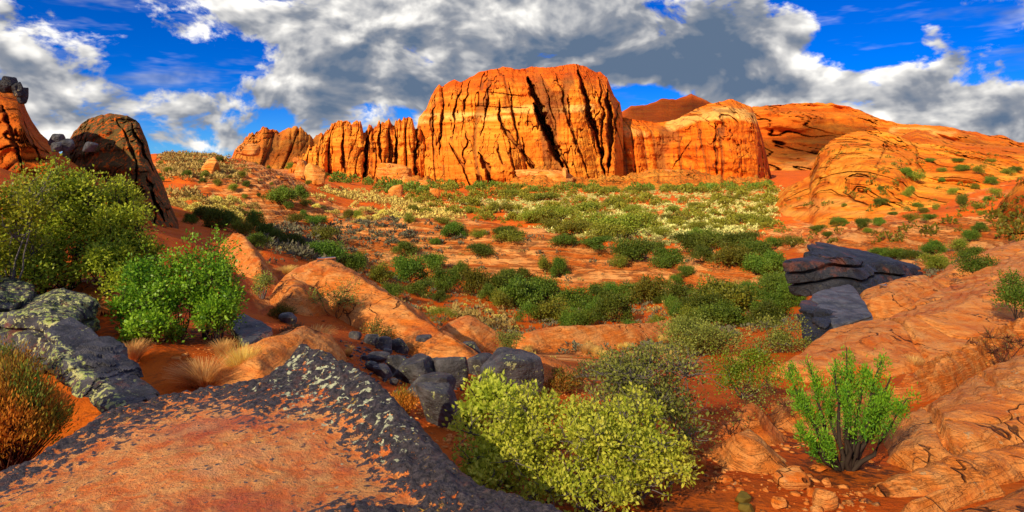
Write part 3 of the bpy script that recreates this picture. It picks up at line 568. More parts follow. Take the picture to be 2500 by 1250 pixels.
# ------------------------------------------------------------------ slickrock slabs and the rock underfoot
SLABS = {}
def slab(name, label, cat, mat, outline, res, dome=.2, edge=.25, drop=.6, amp=.04, ln=.8, seed=1, cracks=(), strata=0.0, tiltbed=(.0, .0), fn=None, kind=None, round_=.18):
    P = np.array([at(*o) for o in outline]); A = np.c_[P[:, 0], P[:, 1], np.ones(len(P))]
    co, *_ = np.linalg.lstsq(A, P[:, 2], rcond=None)
    mrg = edge * 1.6; x0, x1 = P[:, 0].min() - mrg, P[:, 0].max() + mrg; y0, y1 = P[:, 1].min() - mrg, P[:, 1].max() + mrg
    nx, ny = int((x1 - x0) / res) + 2, int((y1 - y0) / res) + 2
    X, Y = np.meshgrid(np.linspace(x0, x1, nx), np.linspace(y0, y1, ny))
    # heights: the outline's own points, smoothly spread
    w = 0; zz = 0
    for p in P:
        q = 1 / ((X - p[0]) ** 2 + (Y - p[1]) ** 2 + .05) ** 1.2; w = w + q; zz = zz + q * (p[2] - (co[0] * p[0] + co[1] * p[1] + co[2]))
    ztop = co[0] * X + co[1] * Y + co[2] + zz / w
    sd = poly_sdf(X + edge * .5 * fbm(X / ln * .8, Y / ln * .8, 0, 4, seed + 5), Y + edge * .5 * fbm(X / ln * .8, Y / ln * .8, 7, 4, seed + 6), P)
    inner = -sd.min(); z = ztop + dome * sstep(-sd, 0, inner * .9)
    z = z + amp * fbm(X / ln, Y / ln, 0, 5, seed) + amp * .8 * fbm(X / ln * .3, Y / ln * .3, 3, 3, seed + 2)
    if strata:
        ph = (z + tiltbed[0] * X + tiltbed[1] * Y + .3 * strata * fbm(X / ln * .5, Y / ln * .5, 0, 3, seed + 8)) / strata; fr = ph - np.floor(ph)
        z = z + (sstep(fr, .35, .95) - fr) * strata * .6
    for lam, dep in ((ln * 1.6, amp * .6), (ln * .55, amp * .2)):
        f1 = np.abs(fbm(X / lam, Y / lam, 1.5, 3, seed + 60)); f2 = sstep(fbm(X / lam * .5, Y / lam * .5, 6, 2, seed + 61), -.05, .2); z = z - dep * (1 - sstep(f1, .006, .035)) * f2
    z = z + amp * .25 * fbm(X / ln * 5, Y / ln * 5, 0, 3, seed + 62)
    for (line, wd, dep) in cracks:
        L = [at(*q)[:2] for q in line]; d, t = seg_dist(X + .35 * wd * 2 * fbm(X * 4, Y * 4, 0, 3, seed + 9), Y + .35 * wd * 2 * fbm(X * 4, Y * 4, 4, 3, seed + 10), L)
        z = z - dep * (1 - sstep(d, wd * .3, wd))
    extra = {}
    if fn: z, extra = fn(X, Y, z, sd)
    d = np.clip((sd + round_) / (edge + round_), 0, 1); z = z - drop * (1 - np.sqrt(np.clip(1 - d ** 2, 0, 1)))
    keep = (sd < edge * 1.02).ravel(); fcs = grid_faces(ny, nx); fcs = fcs[keep[fcs].all(1)]
    used = np.zeros(nx * ny, bool); used[fcs.ravel()] = True; mp = np.cumsum(used) - 1
    Vv = np.stack([X, Y, z], -1).reshape(-1, 3)[used]; c = Vv.mean(0); c[2] = Vv[:, 2].min()
    me = mesh_from(name, Vv - c, mp[fcs], mat, attrs={k: v.ravel()[used] for k, v in extra.items()})
    o = link(name, me, loc=c); tag(o, label, cat, kind=kind)
    def hz_(x, y):
        i = int(np.clip((x - x0) / (x1 - x0) * (nx - 1), 0, nx - 1)); j = int(np.clip((y - y0) / (y1 - y0) * (ny - 1), 0, ny - 1)); return float(z[j, i])
    SLABS[label] = hz_
    return o, hz_

def crust_fn(X, Y, z, sd):
    px = 1250 + X / Y * F; py = HZ + 1.5 / Y * F
    ridge, _ = seg_dist(px, py, [(640, 925), (740, 860), (900, 960), (1000, 1060), (1090, 1170), (1300, 1260)])
    left, _ = seg_dist(px, py, [(-100, 1200), (0, 1160), (150, 1090), (260, 1030), (430, 970), (620, 940)])
    crust = np.maximum(1.22 - ridge / 150, .72 - left / 140); crust = np.maximum(crust, .92 * sstep(py, 1180, 1290) * sstep(px, 640, 900)); crust = np.clip(crust, .04, 1.15)
    # knobs: cellular bumps
    def cell(s, seed):
        gx, gy = X / s, Y / s; ix, iy = np.floor(gx), np.floor(gy); best = np.full(X.shape, 9.)
        for a in (-1, 0, 1):
            for b_ in (-1, 0, 1):
                cx, cy = (ix + a).astype(np.int64), (iy + b_).astype(np.int64); fx = cx + _hash(cx, cy, cx * 0, seed); fy = cy + _hash(cx, cy, cx * 0 + 1, seed)
                best = np.minimum(best, np.hypot(gx - fx, gy - fy))
        return best
    k1 = 1 - np.clip(cell(.060, 3), 0, 1); k2 = 1 - np.clip(cell(.032, 5), 0, 1)
    knob = .65 * k1 + .35 * k2; k = sstep(crust, .25, .75)
    z = z + (.024 * k1 + .012 * k2 + .020 * fbm(X * 9, Y * 9, 0, 4, 88, .6)) * k
    r2, t = seg_dist(px, py, [(740, 862), (900, 985), (1010, 1090), (1090, 1165)]); z = z + .10 * np.exp(-(r2 / 60) ** 2) * (1 - .4 * t)
    lich = np.exp(-(seg_dist(px, py, [(690, 900), (800, 960), (900, 1010), (980, 1080)])[0] / 75) ** 2) + .55 * np.exp(-(seg_dist(px, py, [(650, 990), (760, 1040), (880, 1180)])[0] / 60) ** 2) - .35
    return z, {'crust': crust, 'knob': knob, 'lichen': np.clip(lich, -.5, 1)}
slab('boulder', 'broad orange rock underfoot with knobbly black crust and pale lichen', 'boulder', M_CRUST,
     [(-350, 1330, 2.55), (-100, 1195, 2.85), (0, 1150, 3.0), (110, 1095, 3.2), (250, 1020, 3.6), (430, 962, 4.0), (560, 945, 4.1), (632, 935, 4.15), (660, 905, 4.3), (740, 850, 4.62), (800, 873, 4.4), (900, 938, 4.0), (1000, 1030, 3.6), (1070, 1120, 3.2), (1085, 1150, 3.08), (1180, 1195, 2.85), (1330, 1250, 2.65), (1500, 1330, 2.3), (1500, 1700, 1.6), (600, 1900, 1.3), (-350, 1700, 1.6)],
     .0085, dome=.03, edge=.16, drop=.75, amp=.03, ln=.5, seed=41, fn=crust_fn, round_=.07)

slab('sandstone_slab', 'big salmon whaleback slickrock with a straight joint across it', 'rock', M_SLAB,
     [(1885, 882, 10.8), (1950, 850, 12.2), (2020, 800, 14), (2090, 775, 15), (2165, 768, 15.4), (2300, 700, 19), (2420, 640, 22), (2500, 604, 24), (2760, 560, 26), (2760, 740, 15.5), (2500, 792, 13.2), (2400, 832, 12.2), (2300, 862, 11.5), (2200, 890, 10.9), (2060, 884, 10.6), (1940, 896, 10.4)],
     .055, dome=.35, edge=.22, drop=1.3, amp=.10, ln=2.2, seed=43, strata=.10, tiltbed=(.08, -.05), cracks=[([(2150, 770, 15.2), (2215, 820, 13), (2270, 868, 11.4)], .07, .12), ([(2190, 785, 14.4), (2330, 830, 12.8), (2420, 835, 12.4)], .10, .10), ([(2205, 755, 16), (2330, 740, 17), (2450, 700, 19)], .09, .08)])
slab('sandstone_slab', 'smooth salmon rock dome holding a small rain puddle', 'rock', M_SLAB,
     [(2095, 735, 17.4), (2112, 702, 19.4), (2150, 686, 20.4), (2200, 678, 21), (2260, 680, 21), (2305, 692, 20.3), (2330, 722, 18.7), (2250, 762, 16.8), (2160, 768, 16.4)], .06, dome=.35, edge=.35, drop=1.1, amp=.06, ln=1.6, seed=45, strata=.08)
slab('sandstone_slab', 'pale salmon rock rim above the dark green brush strip', 'rock', M_SLAB,
     [(2262, 690, 23.6), (2300, 655, 26), (2345, 632, 28), (2420, 604, 30.5), (2500, 588, 32), (2700, 570, 34), (2700, 600, 29), (2480, 632, 26), (2390, 655, 24.5), (2320, 690, 23)], .08, dome=.4, edge=.4, drop=1.2, amp=.10, ln=1.8, seed=47, strata=.12)
slab('sandstone_ledge', 'long dark fractured sandstone ledge slanting up beside the near slab', 'rock', M_LEDGE,
     [(2175, 925, 8.5), (2240, 888, 9.1), (2300, 858, 9.7), (2400, 806, 10.9), (2500, 758, 12.1), (2680, 710, 13.2), (2680, 752, 11.6), (2500, 800, 10.7), (2420, 840, 9.8), (2330, 892, 8.8), (2240, 930, 8.25), (2180, 940, 8.2)],
     .030, dome=.10, edge=.10, drop=.85, amp=.10, ln=.7, seed=49, strata=.16, tiltbed=(.25, .35), cracks=[([(2240, 912, 8.6), (2400, 826, 10.2), (2500, 780, 11.4)], .07, .20), ([(2300, 905, 9), (2330, 880, 9.5)], .06, .15), ([(2400, 870, 9.6), (2440, 830, 10.7)], .07, .15)])
slab('sandstone_slab', 'broad tan slab cracked in two beside the small juniper', 'rock', M_SLAB_B,
     [(2178, 1010, 6.4), (2215, 985, 6.8), (2255, 962, 7.1), (2330, 930, 7.6), (2400, 892, 8.2), (2500, 862, 8.7), (2700, 830, 9.1), (2700, 990, 6.2), (2500, 1052, 5.65), (2400, 1075, 5.4), (2330, 1100, 5.2), (2230, 1122, 5.05), (2165, 1090, 5.4)],
     .028, dome=.10, edge=.13, drop=.6, amp=.06, ln=.9, seed=51, cracks=[([(2258, 965, 7.0), (2272, 1000, 6.5), (2290, 1050, 5.9), (2320, 1098, 5.3)], .05, .12), ([(2290, 1050, 5.9), (2420, 1035, 5.9), (2520, 1000, 6.2)], .035, .06), ([(2390, 900, 8.0), (2430, 960, 7.0), (2520, 980, 6.6)], .05, .08)], strata=.07, tiltbed=(.1, .1))
BED = dict(res=.020, dome=.04, edge=.07, amp=.045, ln=.6)
slab('sandstone_slab', 'long flat bedding slab below the cracked tan slab', 'rock', M_SLAB_B, [(2075, 1180, 4.5), (2160, 1150, 4.75), (2250, 1122, 4.9), (2380, 1095, 5.15), (2500, 1062, 5.45), (2700, 1040, 5.5), (2700, 1110, 4.85), (2500, 1125, 4.75), (2400, 1150, 4.55), (2250, 1195, 4.35), (2130, 1215, 4.25)], drop=.35, seed=53, strata=.06, tiltbed=(.2, .25), **BED)
slab('sandstone_slab', 'narrow raised strip of bedded sandstone edged with pale lichen', 'rock', M_SLAB_B, [(2185, 1222, 4.05), (2300, 1185, 4.25), (2425, 1148, 4.45), (2448, 1170, 4.33), (2340, 1212, 4.08), (2235, 1247, 3.88)], drop=.3, seed=55, **BED)
slab('sandstone_slab', 'orange rock shelf with a pale worn patch below the bedded strip', 'rock', M_SLAB, [(2060, 1262, 3.78), (2200, 1250, 3.8), (2320, 1228, 3.9), (2420, 1190, 4.1), (2500, 1148, 4.3), (2800, 1080, 4.6), (2800, 1350, 3.3), (2400, 1400, 3.1), (2060, 1340, 3.4)], drop=.35, seed=57, **BED)
slab('sandstone_slab', 'rounded orange rock with a pale top left of the juniper', 'rock', M_SLAB, [(1735, 1092, 5.35), (1760, 1068, 5.6), (1810, 1056, 5.75), (1870, 1066, 5.65), (1915, 1095, 5.35), (1925, 1135, 4.95), (1850, 1158, 4.8), (1770, 1135, 5.0)], drop=.45, seed=59, res=.022, dome=.14, edge=.2, amp=.05, ln=.6)
slab('sandstone_slab', 'small humped rock under the bare twiggy bush', 'rock', M_SLAB, [(1770, 1028, 6.2), (1800, 1008, 6.5), (1850, 1005, 6.55), (1895, 1030, 6.2), (1880, 1060, 5.85), (1810, 1062, 5.8)], drop=.4, seed=61, res=.022, dome=.14, edge=.16, amp=.05, ln=.6)
slab('sandstone_slab', 'flat orange rock behind the juniper crown', 'rock', M_SLAB, [(1900, 960, 7.9), (2000, 935, 8.4), (2120, 940, 8.3), (2185, 985, 7.3), (2140, 1050, 6.3), (2020, 1060, 6.2), (1930, 1020, 6.8)], drop=.4, seed=62, res=.03, dome=.10, edge=.2, amp=.06, ln=.8, strata=.06, tiltbed=(.1, .2))
slab('slickrock_ridge', 'pale salmon slickrock ridge running down from a hollow holding rainwater', 'rock', M_SLAB,
     [(672, 690, 13.2), (690, 660, 14.6), (740, 646, 15.8), (800, 645, 16.3), (868, 655, 16.0), (915, 685, 14.9), (960, 715, 13.9), (1010, 748, 12.9), (1065, 788, 11.8), (1130, 828, 10.8), (1215, 872, 9.8), (1140, 880, 9.5), (1070, 855, 9.9), (1000, 815, 10.5), (930, 770, 11.4), (850, 730, 12.4), (760, 715, 12.9)],
     .045, dome=.38, edge=.30, drop=1.0, amp=.09, ln=1.6, seed=63, strata=.09, tiltbed=(.05, .08))
slab('slickrock_ridge', 'low pale slickrock hump at the lip of the hollow', 'rock', M_SLAB, [(1058, 798, 16.8), (1090, 782, 17.8), (1130, 778, 18.1), (1190, 794, 18), (1235, 816, 17), (1150, 838, 15.4), (1080, 826, 16)], .06, dome=.3, edge=.35, drop=1.0, amp=.06, ln=1.3, seed=65, strata=.08)
slab('slickrock_ridge', 'long pale slickrock lip in front of the oak thicket', 'rock', M_SLAB, [(1215, 828, 16.9), (1300, 815, 17.9), (1450, 806, 18.9), (1560, 797, 20), (1640, 782, 21.6), (1655, 795, 20.4), (1560, 815, 18.4), (1400, 830, 17.0), (1290, 842, 16.2)], .06, dome=.25, edge=.3, drop=1.0, amp=.09, ln=1.2, seed=67, strata=.10)
slab('sandstone_slab', 'pink rounded rock behind the lichened basalt boulder', 'rock', M_SLAB, [(1190, 885, 9.4), (1240, 870, 10.0), (1300, 868, 10.1), (1370, 885, 9.7), (1425, 908, 9.1), (1340, 940, 8.5), (1240, 935, 8.5)], .03, dome=.16, edge=.25, drop=.5, amp=.05, ln=.8, seed=69)
slab('slickrock_ridge', 'salmon slickrock rib climbing beside the far junipers', 'rock', M_SLAB, [(548, 585, 22.5), (575, 576, 23), (610, 596, 22), (650, 632, 19.5), (668, 668, 16.8), (640, 700, 14.8), (600, 660, 16.4), (565, 615, 19.6)], .06, dome=.35, edge=.3, drop=1.2, amp=.14, ln=1.2, seed=71, strata=.14)
slab('sandstone_slab', 'layered orange outcrop between the green shrub and the ridge', 'rock', M_LEDGE, [(655, 700, 12.9), (700, 672, 13.8), (760, 690, 13.2), (775, 720, 12.2), (750, 745, 11.5), (680, 738, 11.6)], .035, dome=.2, edge=.25, drop=.8, amp=.10, ln=.8, seed=73, strata=.14, tiltbed=(.1, .1))
slab('sandstone_slab', 'buried orange rock beside the dry grass tufts', 'rock', M_SLAB, [(560, 900, 5.9), (620, 850, 6.7), (700, 800, 7.9), (770, 810, 7.7), (770, 850, 6.9), (690, 900, 6.1), (620, 940, 5.5)], .025, dome=.1, edge=.3, drop=.3, amp=.06, ln=.6, seed=75)
slab('sandstone_ledge', 'thin lichened ledge in the bank under the big bushes', 'rock', M_LEDGE, [(165, 690, 8.3), (220, 672, 8.7), (275, 680, 8.6), (275, 705, 7.9), (220, 715, 7.7), (170, 712, 7.8)], .025, dome=.06, edge=.12, drop=.35, amp=.06, ln=.5, seed=77, strata=.08)

# rain puddles
def puddle(px, py, hfun, D, rx, ry, label):
    p = at(px, py, D); n = 40; a = np.linspace(0, 2 * math.pi, n, endpoint=False); r = 1 + .25 * np.sin(2 * a + 1) + .12 * np.sin(3 * a)
    z = hfun(p[0], p[1]) + .012
    P = np.c_[rx * r * np.cos(a), ry * r * np.sin(a), np.zeros(n)]; rim = np.c_[P[:, :2] * .99, np.full(n, -.12)]
    V = np.vstack([P, rim, [[0, 0, .0]]]); fcs = [[i, (i + 1) % n, n + (i + 1) % n, n + i] for i in range(n)] + [[2 * n, i, (i + 1) % n, (i + 2) % n] for i in range(0, n, 2)]
    o = link('puddle', mesh_from('puddle', V, fcs, M_WATER, smooth=False), loc=(p[0], p[1], z)); tag(o, label, kind='structure')
puddle(2168, 714, SLABS['smooth salmon rock dome holding a small rain puddle'], 18.6, .17, .30, 'small rain puddle on the salmon rock dome')
puddle(795, 668, SLABS['pale salmon slickrock ridge running down from a hollow holding rainwater'], 14.8, .17, .26, 'rain puddle on the pale slickrock ridge')

# ------------------------------------------------------------------ boulders
def ico(sub):
    bm = bmesh.new(); bmesh.ops.create_icosphere(bm, subdivisions=sub, radius=1.0)
    v = np.array([x.co[:] for x in bm.verts]); f = np.array([[q.index for q in p.verts] for p in bm.faces]); bm.free(); return v, f
ICO = {s: ico(s) for s in (3, 4, 5, 6)}
def rock_verts(seed, dims, sub=4, nplanes=11, soft=14.0, noise=.06, flat_top=False, strata=0.0):
    rng = np.random.default_rng(seed); v, f = ICO[sub]
    N = rng.normal(size=(nplanes, 3)); N /= np.linalg.norm(N, axis=1)[:, None]; d = rng.uniform(.55, .85, nplanes)
    N = np.vstack([N, [[0, 0, -1]], [[.15 * rng.normal(), .15 * rng.normal(), 1]]]); d = np.append(d, [.6, .62 if not flat_top else .45]); N /= np.linalg.norm(N, axis=1)[:, None]
    c = np.clip(v @ N.T, 1e-3, None) / d                       # 1/r for each plane
    rinv = (np.sum(c ** soft, 1)) ** (1 / soft); p = v / np.maximum(rinv, .9)[:, None]
    n = fbm(v[:, 0] * 2.2 + seed, v[:, 1] * 2.2, v[:, 2] * 2.2, 5, seed, .55); p = p * (1 + noise * n)[:, None]
    if strata:
        ph = p[:, 2] * 4 + .4 * fbm(v[:, 0], v[:, 1], v[:, 2], 2, seed + 3); fr = ph - np.floor(ph); p[:, :2] *= (1 + strata * (sstep(fr, 0, .3) * sstep(fr, 1, .75) - .5))[:, None]
    p -= (p.max(0) + p.min(0)) / 2; p /= (p.max(0) - p.min(0)); p *= np.array(dims)
    p[:, 2] -= p[:, 2].min()
    lich = fbm(p[:, 0] / dims[0] * 3, p[:, 1] / dims[0] * 3, p[:, 2] / dims[0] * 3 + seed, 3, seed + 1) * 1.2 + .5 * (p[:, 1] < 0) - .3
    return p, f, lich
def boulder(name, label, mat, px, py, w, h, seed, D=None, depth=.8, sub=4, rz=None, tilt=(0, 0), sink=.12, zfun=None, cat='rock', group=None, **kw):
    p = ground_hit(px, py) if D is None else at(px, py, D)
    s = p[1] / F; dims = (w * s, max(w, h) * s * depth, h * s * (1.0 + .15))
    v, f, lich = rock_verts(seed, dims, sub, **kw)
    from mathutils import Euler
    M = np.array(Euler((tilt[0], tilt[1], (seed * 37 % 100) / 100 * .8 - .4 if rz is None else rz)).to_matrix()); v = v @ M.T; v[:, 2] -= v[:, 2].min()
    o = link(name, mesh_from(name, v, f, mat, smooth=True, attrs={'lichen': lich}), loc=(p[0], p[1] + dims[1] * .25, p[2] - sink * dims[2]))
    try: o.data.set_sharp_from_angle(angle=R(32))
    except Exception: pass
    return tag(o, label, cat, group)

def hexa(name, label, mat, C, n, rnd=.04, amp=.03, ln=.3, seed=1, lich_face=None, cat='boulder', strata=0.0, lich_all=False):
    """a block from 8 corners (000,100,110,010 below; then above), rounded and roughened"""
    C = np.array([at(*c) for c in C]); lo, hi = C[:4], C[4:]
    g = np.linspace(-1, 1, n); V, Fc, L = [], [], []; off = 0
    for ax in range(3):
        for sgn in (-1, 1):
            a, b_ = np.meshgrid(g, g); q = np.zeros((n, n, 3)); q[..., ax] = sgn; q[..., (ax + 1) % 3] = a if sgn > 0 else b_; q[..., (ax + 2) % 3] = b_ if sgn > 0 else a
            V.append(q.reshape(-1, 3)); Fc.append(grid_faces(n, n) + off); off += n * n; L.append(np.full(n * n, 1.0 if (lich_face == (ax, sgn)) else 0.0))
    q = np.vstack(V); L = np.concatenate(L)
    # round the corners: pull towards a superellipsoid
    r = (np.abs(q) ** 11).sum(1) ** (1 / 11); q = q / r[:, None]
    if lich_face is not None: L = sstep(q[:, lich_face[0]] * lich_face[1], .45, .95)
    u = (q + 1) / 2; ux, uy, uz = u[:, 0:1], u[:, 1:2], u[:, 2:3]
    bl = lambda k: k[0] * (1 - ux) * (1 - uy) + k[1] * ux * (1 - uy) + k[2] * ux * uy + k[3] * (1 - ux) * uy
    P = bl(lo) * (1 - uz) + bl(hi) * uz; c = P.mean(0); dn = (P - c); dl = np.linalg.norm(dn, axis=1)[:, None]
    nrm = dn / dl
    dsp = amp * fbm(P[:, 0] / ln, P[:, 1] / ln, P[:, 2] / ln, 5, seed, .55) + amp * 1.5 * fbm(P[:, 0] / ln * .3, P[:, 1] / ln * .3, P[:, 2] / ln * .3, 2, seed + 4)
    if strata:
        ph = P[:, 2] / strata + .7 * fbm(P[:, 0] / (strata * 4), P[:, 1] / (strata * 4), P[:, 2] / (strata * 4), 3, seed + 8); fr = ph - np.floor(ph); dsp = dsp - amp * 1.4 * (sstep(fr, .0, .12) * sstep(fr, .3, .15))
        cl = fbm(P[:, 0] / ln * .7, P[:, 1] / ln * .7, P[:, 2] / ln * .2, 3, seed + 12); dsp = dsp + amp * 1.6 * (np.floor(cl * 5) / 5)
    P = P + nrm * dsp[:, None]
    key = np.round(q * 1e5).astype(np.int64); _, idx, inv = np.unique(key, axis=0, return_index=True, return_inverse=True); inv = inv.ravel()
    f = inv[np.vstack(Fc)]; Lf = np.zeros(len(idx)); np.maximum.at(Lf, inv, L)
    P = P[idx]; Lf = Lf + .9 * fbm(P[:, 0] * 5, P[:, 1] * 5, P[:, 2] * 5, 4, seed + 7)
    if lich_face is None: Lf = Lf - .3
    if lich_all: Lf = np.maximum(Lf, .55 + .9 * fbm(P[:, 0] * 3, P[:, 1] * 3, P[:, 2] * 3, 4, seed + 9))
    base = P[:, 2].min(); org = np.array([c[0], c[1], base])
    o = link(name, mesh_from(name, P - org, f, mat, attrs={'lichen': Lf}), loc=org); tag(o, label, cat)
    try: o.data.set_sharp_from_angle(angle=R(35))
    except Exception: pass
    return o

# the lichened block: A..F are seen, the rest lies behind and below
hexa('boulder', 'long tilted basalt block with a lichen covered side', M_BLOCK,
     [(92, 862, 5.15), (250, 1034, 4.15), (400, 1010, 4.75), (190, 845, 5.75), (112, 808, 5.2), (320, 1004, 4.2), (414, 964, 4.62), (172, 760, 5.75)], 90, amp=.06, ln=.2, seed=3, strata=.20, lich_face=(1, -1))
hexa('boulder', 'wide dark slab with pale and rusty lichen wedged under the big bush', M_BLOCK,
     [(-140, 960, 6.0), (180, 900, 5.8), (215, 800, 6.9), (-140, 760, 7.2), (-140, 705, 6.3), (170, 790, 6.0), (206, 735, 6.9), (-140, 610, 7.6)], 90, amp=.10, ln=.3, seed=5, strata=.22, lich_face=(2, 1), lich_all=True)
hexa('boulder', 'flat grey basalt slab tilted on the sand near the green shrub', M_BLOCK,
     [(560, 812, 7.7), (603, 862, 7.0), (668, 815, 7.4), (600, 770, 8.3), (553, 782, 7.75), (600, 842, 7.0), (668, 800, 7.5), (592, 762, 8.3)], 60, amp=.045, ln=.22, seed=7, lich_face=(1, -1))
hexa('boulder', 'huge black basalt block fractured into ledges at the rim', M_BASALT_BIG,
     [(1925, 725, 25), (2140, 735, 24), (2275, 700, 31), (2030, 680, 33), (1905, 640, 25), (2060, 625, 25.5), (2262, 650, 31), (1995, 584, 33)], 110, amp=.34, ln=1.3, seed=9, strata=.55)
hexa('boulder', 'sloping flat grey basalt slab below the huge black block', M_SLATE,
     [(1985, 800, 15.6), (2030, 830, 14.3), (2135, 800, 15.2), (2110, 730, 19.5), (1968, 712, 17.8), (2033, 792, 14.6), (2140, 768, 15.3), (2075, 688, 20.2)], 60, amp=.05, ln=.6, seed=11, strata=.5)
hexa('boulder', 'rust streaked rock face under the grey basalt slab', M_BASALT_BIG,
     [(1955, 830, 14.6), (2015, 850, 13.6), (2060, 820, 15), (2000, 770, 17.5), (1945, 742, 16.6), (2015, 795, 14.4), (2050, 770, 15.5), (1995, 720, 18)], 40, amp=.14, ln=.5, seed=13, strata=.4)

# basalt boulders strewn over the sand below the rock underfoot
B = [(1250, 965, 160, 95, 4, 'large rounded black boulder lichened on top behind the bright bush'), (1070, 1040, 120, 95, 12, 'squarish black boulder beside the orange rabbitbrush'), (1050, 975, 125, 55, 21, 'broad low grey boulder above the squarish black one'),
     (1098, 945, 90, 70, 33, 'pyramid shaped black boulder with mossy foot'), (1005, 938, 112, 56, 45, 'wedge of grey basalt with a lichened end'), (966, 915, 56, 44, 52, 'blunt brown basalt boulder with speckled lichen'), (1040, 872, 58, 50, 63, 'upright grey boulder among the small stones'),
     (1172, 918, 72, 48, 71, 'oblong grey boulder leaning on the large black boulder'), (1150, 880, 62, 42, 82, 'jagged dark boulder at the foot of the slickrock ridge')]
for (px, py, w, h, sd, lb) in B: boulder('boulder', lb, M_BASALT, px, py, w, h, sd, sub=5, cat='boulder', nplanes=10, noise=.05, soft=22)
SM = [(975, 862, 40, 26), (936, 855, 38, 24), (905, 842, 32, 18), (1000, 828, 36, 16), (865, 828, 26, 14), (920, 885, 50, 18), (930, 922, 46, 20), (1008, 845, 24, 18), (1022, 888, 44, 16), (905, 905, 26, 16), (882, 925, 22, 14), (1060, 892, 24, 14), (1080, 870, 28, 16), (1092, 905, 22, 12), (945, 868, 24, 12), (990, 900, 22, 12), (1045, 842, 22, 12), (1075, 828, 12, 8), (890, 880, 20, 10), (1125, 846, 14, 10), (700, 790, 36, 18), (1120, 900, 30, 16), (960, 940, 24, 12), (850, 900, 18, 10)]
for i, (px, py, w, h) in enumerate(SM):
    w, h = w * 1.2, h * 1.25
    boulder('stone', 'small dark basalt stone scattered on the red sand below the ridge', M_BASALT, px, py, w, h, 100 + i, sub=3, group='dark stones on the red sand', soft=24, noise=.05, nplanes=9)
rng = random.Random(5)
for i in range(60):
    px, py = rng.uniform(830, 1130), rng.uniform(830, 960)
    w = rng.uniform(6, 13); boulder('pebble', 'dark basalt pebble among the stones on the red sand', M_BASALT, px, py, w, w * .6, 300 + i, sub=3, cat='pebble', group='dark pebbles on the red sand', soft=24)
for (px, py, w, h, sd, lb) in [(1940, 1195, 84, 36, 5, 'flat tan stone speckled with dark lichen below the juniper'), (2020, 1245, 60, 46, 6, 'tilted tan stone between the juniper and the bedding slabs'), (1817, 1232, 42, 22, 7, 'mossy dark green stone on the red soil'), (1770, 1180, 36, 14, 8, 'small brick red stone lying flat on the soil'), (1905, 1245, 36, 20, 9, 'rounded orange stone below the flat tan stone'), (1825, 1258, 40, 24, 10, 'pale lichened stone below the mossy one'),
                              (1985, 1215, 26, 18, 14, 'little orange stone beside the tilted tan stone'), (1940, 1160, 44, 22, 15, 'orange stone with white lichen at the juniper foot'), (2020, 1190, 26, 18, 16, 'small tan stone under the juniper'), (2000, 1150, 40, 10, 17, 'flat orange flake left of the juniper trunk'), (1710, 1150, 40, 26, 18, 'rounded lichen speckled stone under the bright bush'), (2400, 1150, 52, 14, 19, 'loose slat of orange stone on the bedding slab')]:
    boulder('stone', lb, M_STONE if 'mossy' not in lb else plain('moss', (0.17, 0.12, 0.022)), px, py, w, h, sd, sub=4)
zs = SLABS['broad orange rock underfoot with knobbly black crust and pale lichen']
p = at(548, 1105, 3.15); boulder('stone', 'angular rust brown chip lying on the orange rock', M_STONE, 548, 1108, 38, 20, 81, D=3.12, sub=3); bpy.data.objects[-1] if False else None
p = at(640, 940, 4.05); boulder('stone', 'red stone perched on the edge of the knobbly crust', M_STONE, 640, 955, 28, 18, 83, D=3.98, sub=3)
# black boulders on the left skyline
for i, (px, py, w, h, D) in enumerate([(12, 205, 44, 40, 31), (38, 215, 28, 36, 31), (50, 232, 16, 40, 31.5), (-20, 200, 40, 36, 31), (44, 205, 22, 20, 31)]):
    boulder('boulder', 'black boulder capping the red shoulder on the skyline', M_BASALT_BIG, px, py + 16, w * .9, h * .9, 210 + i, D=D, sub=4, cat='boulder', group='black boulders capping the red shoulder')
for i, (px, py, w, h, D) in enumerate([(133, 352, 36, 26, 29), (158, 366, 34, 28, 28.5), (134, 368, 30, 22, 28), (215, 368, 40, 22, 28)]):
    boulder('boulder', 'grey boulder lodged in the notch beside the lichened dome', M_SLATE, px, py, w, h, 220 + i, D=D, sub=4, cat='boulder', group='grey boulders in the notch')
# pale sandstone knobs and fallen blocks at the foot of the cliffs
for i, (px, py, w, h, D, lb) in enumerate([(515, 430, 50, 44, 118, 'squat layered sandstone knob on the sagebrush hillside'), (735, 450, 46, 60, 210, 'balanced hoodoo of pale sandstone below the fins'), (765, 452, 52, 52, 205, 'pale layered knob beside the hoodoo'), (722, 398, 20, 14, 212, 'small caprock on the hoodoo'), (960, 445, 90, 46, 400, 'pale rounded buttress at the foot of the fins'), (965, 486, 36, 34, 230, 'tall squared block fallen below the fins'),
                                           (1030, 470, 60, 30, 380, 'heap of orange blocks below the butte'), (1060, 482, 26, 22, 240, 'lone orange block on the valley edge'), (1000, 470, 44, 40, 330, 'orange block leaning on the heap'), (1330, 465, 150, 50, 440, 'talus cone of broken orange rock under the butte'), (1640, 468, 230, 52, 480, 'long talus apron under the amphitheatre wall'), (1380, 450, 16, 40, 440, 'standing pale pillar in the cleft of the butte'),
                                           (640, 470, 110, 40, 150, 'smooth slickrock swell on the sagebrush hillside'), (930, 505, 60, 14, 190, 'low orange outcrop in the sagebrush'), (600, 378, 60, 30, 190, 'red crag cap on the hilltop below the far peak')]):
    boulder('sandstone_block', lb, M_KNOB, px, py, w, h, 400 + i, D=D, sub=5 if w > 80 else 4, strata=.06, nplanes=14, noise=.12, soft=9, sink=.1)

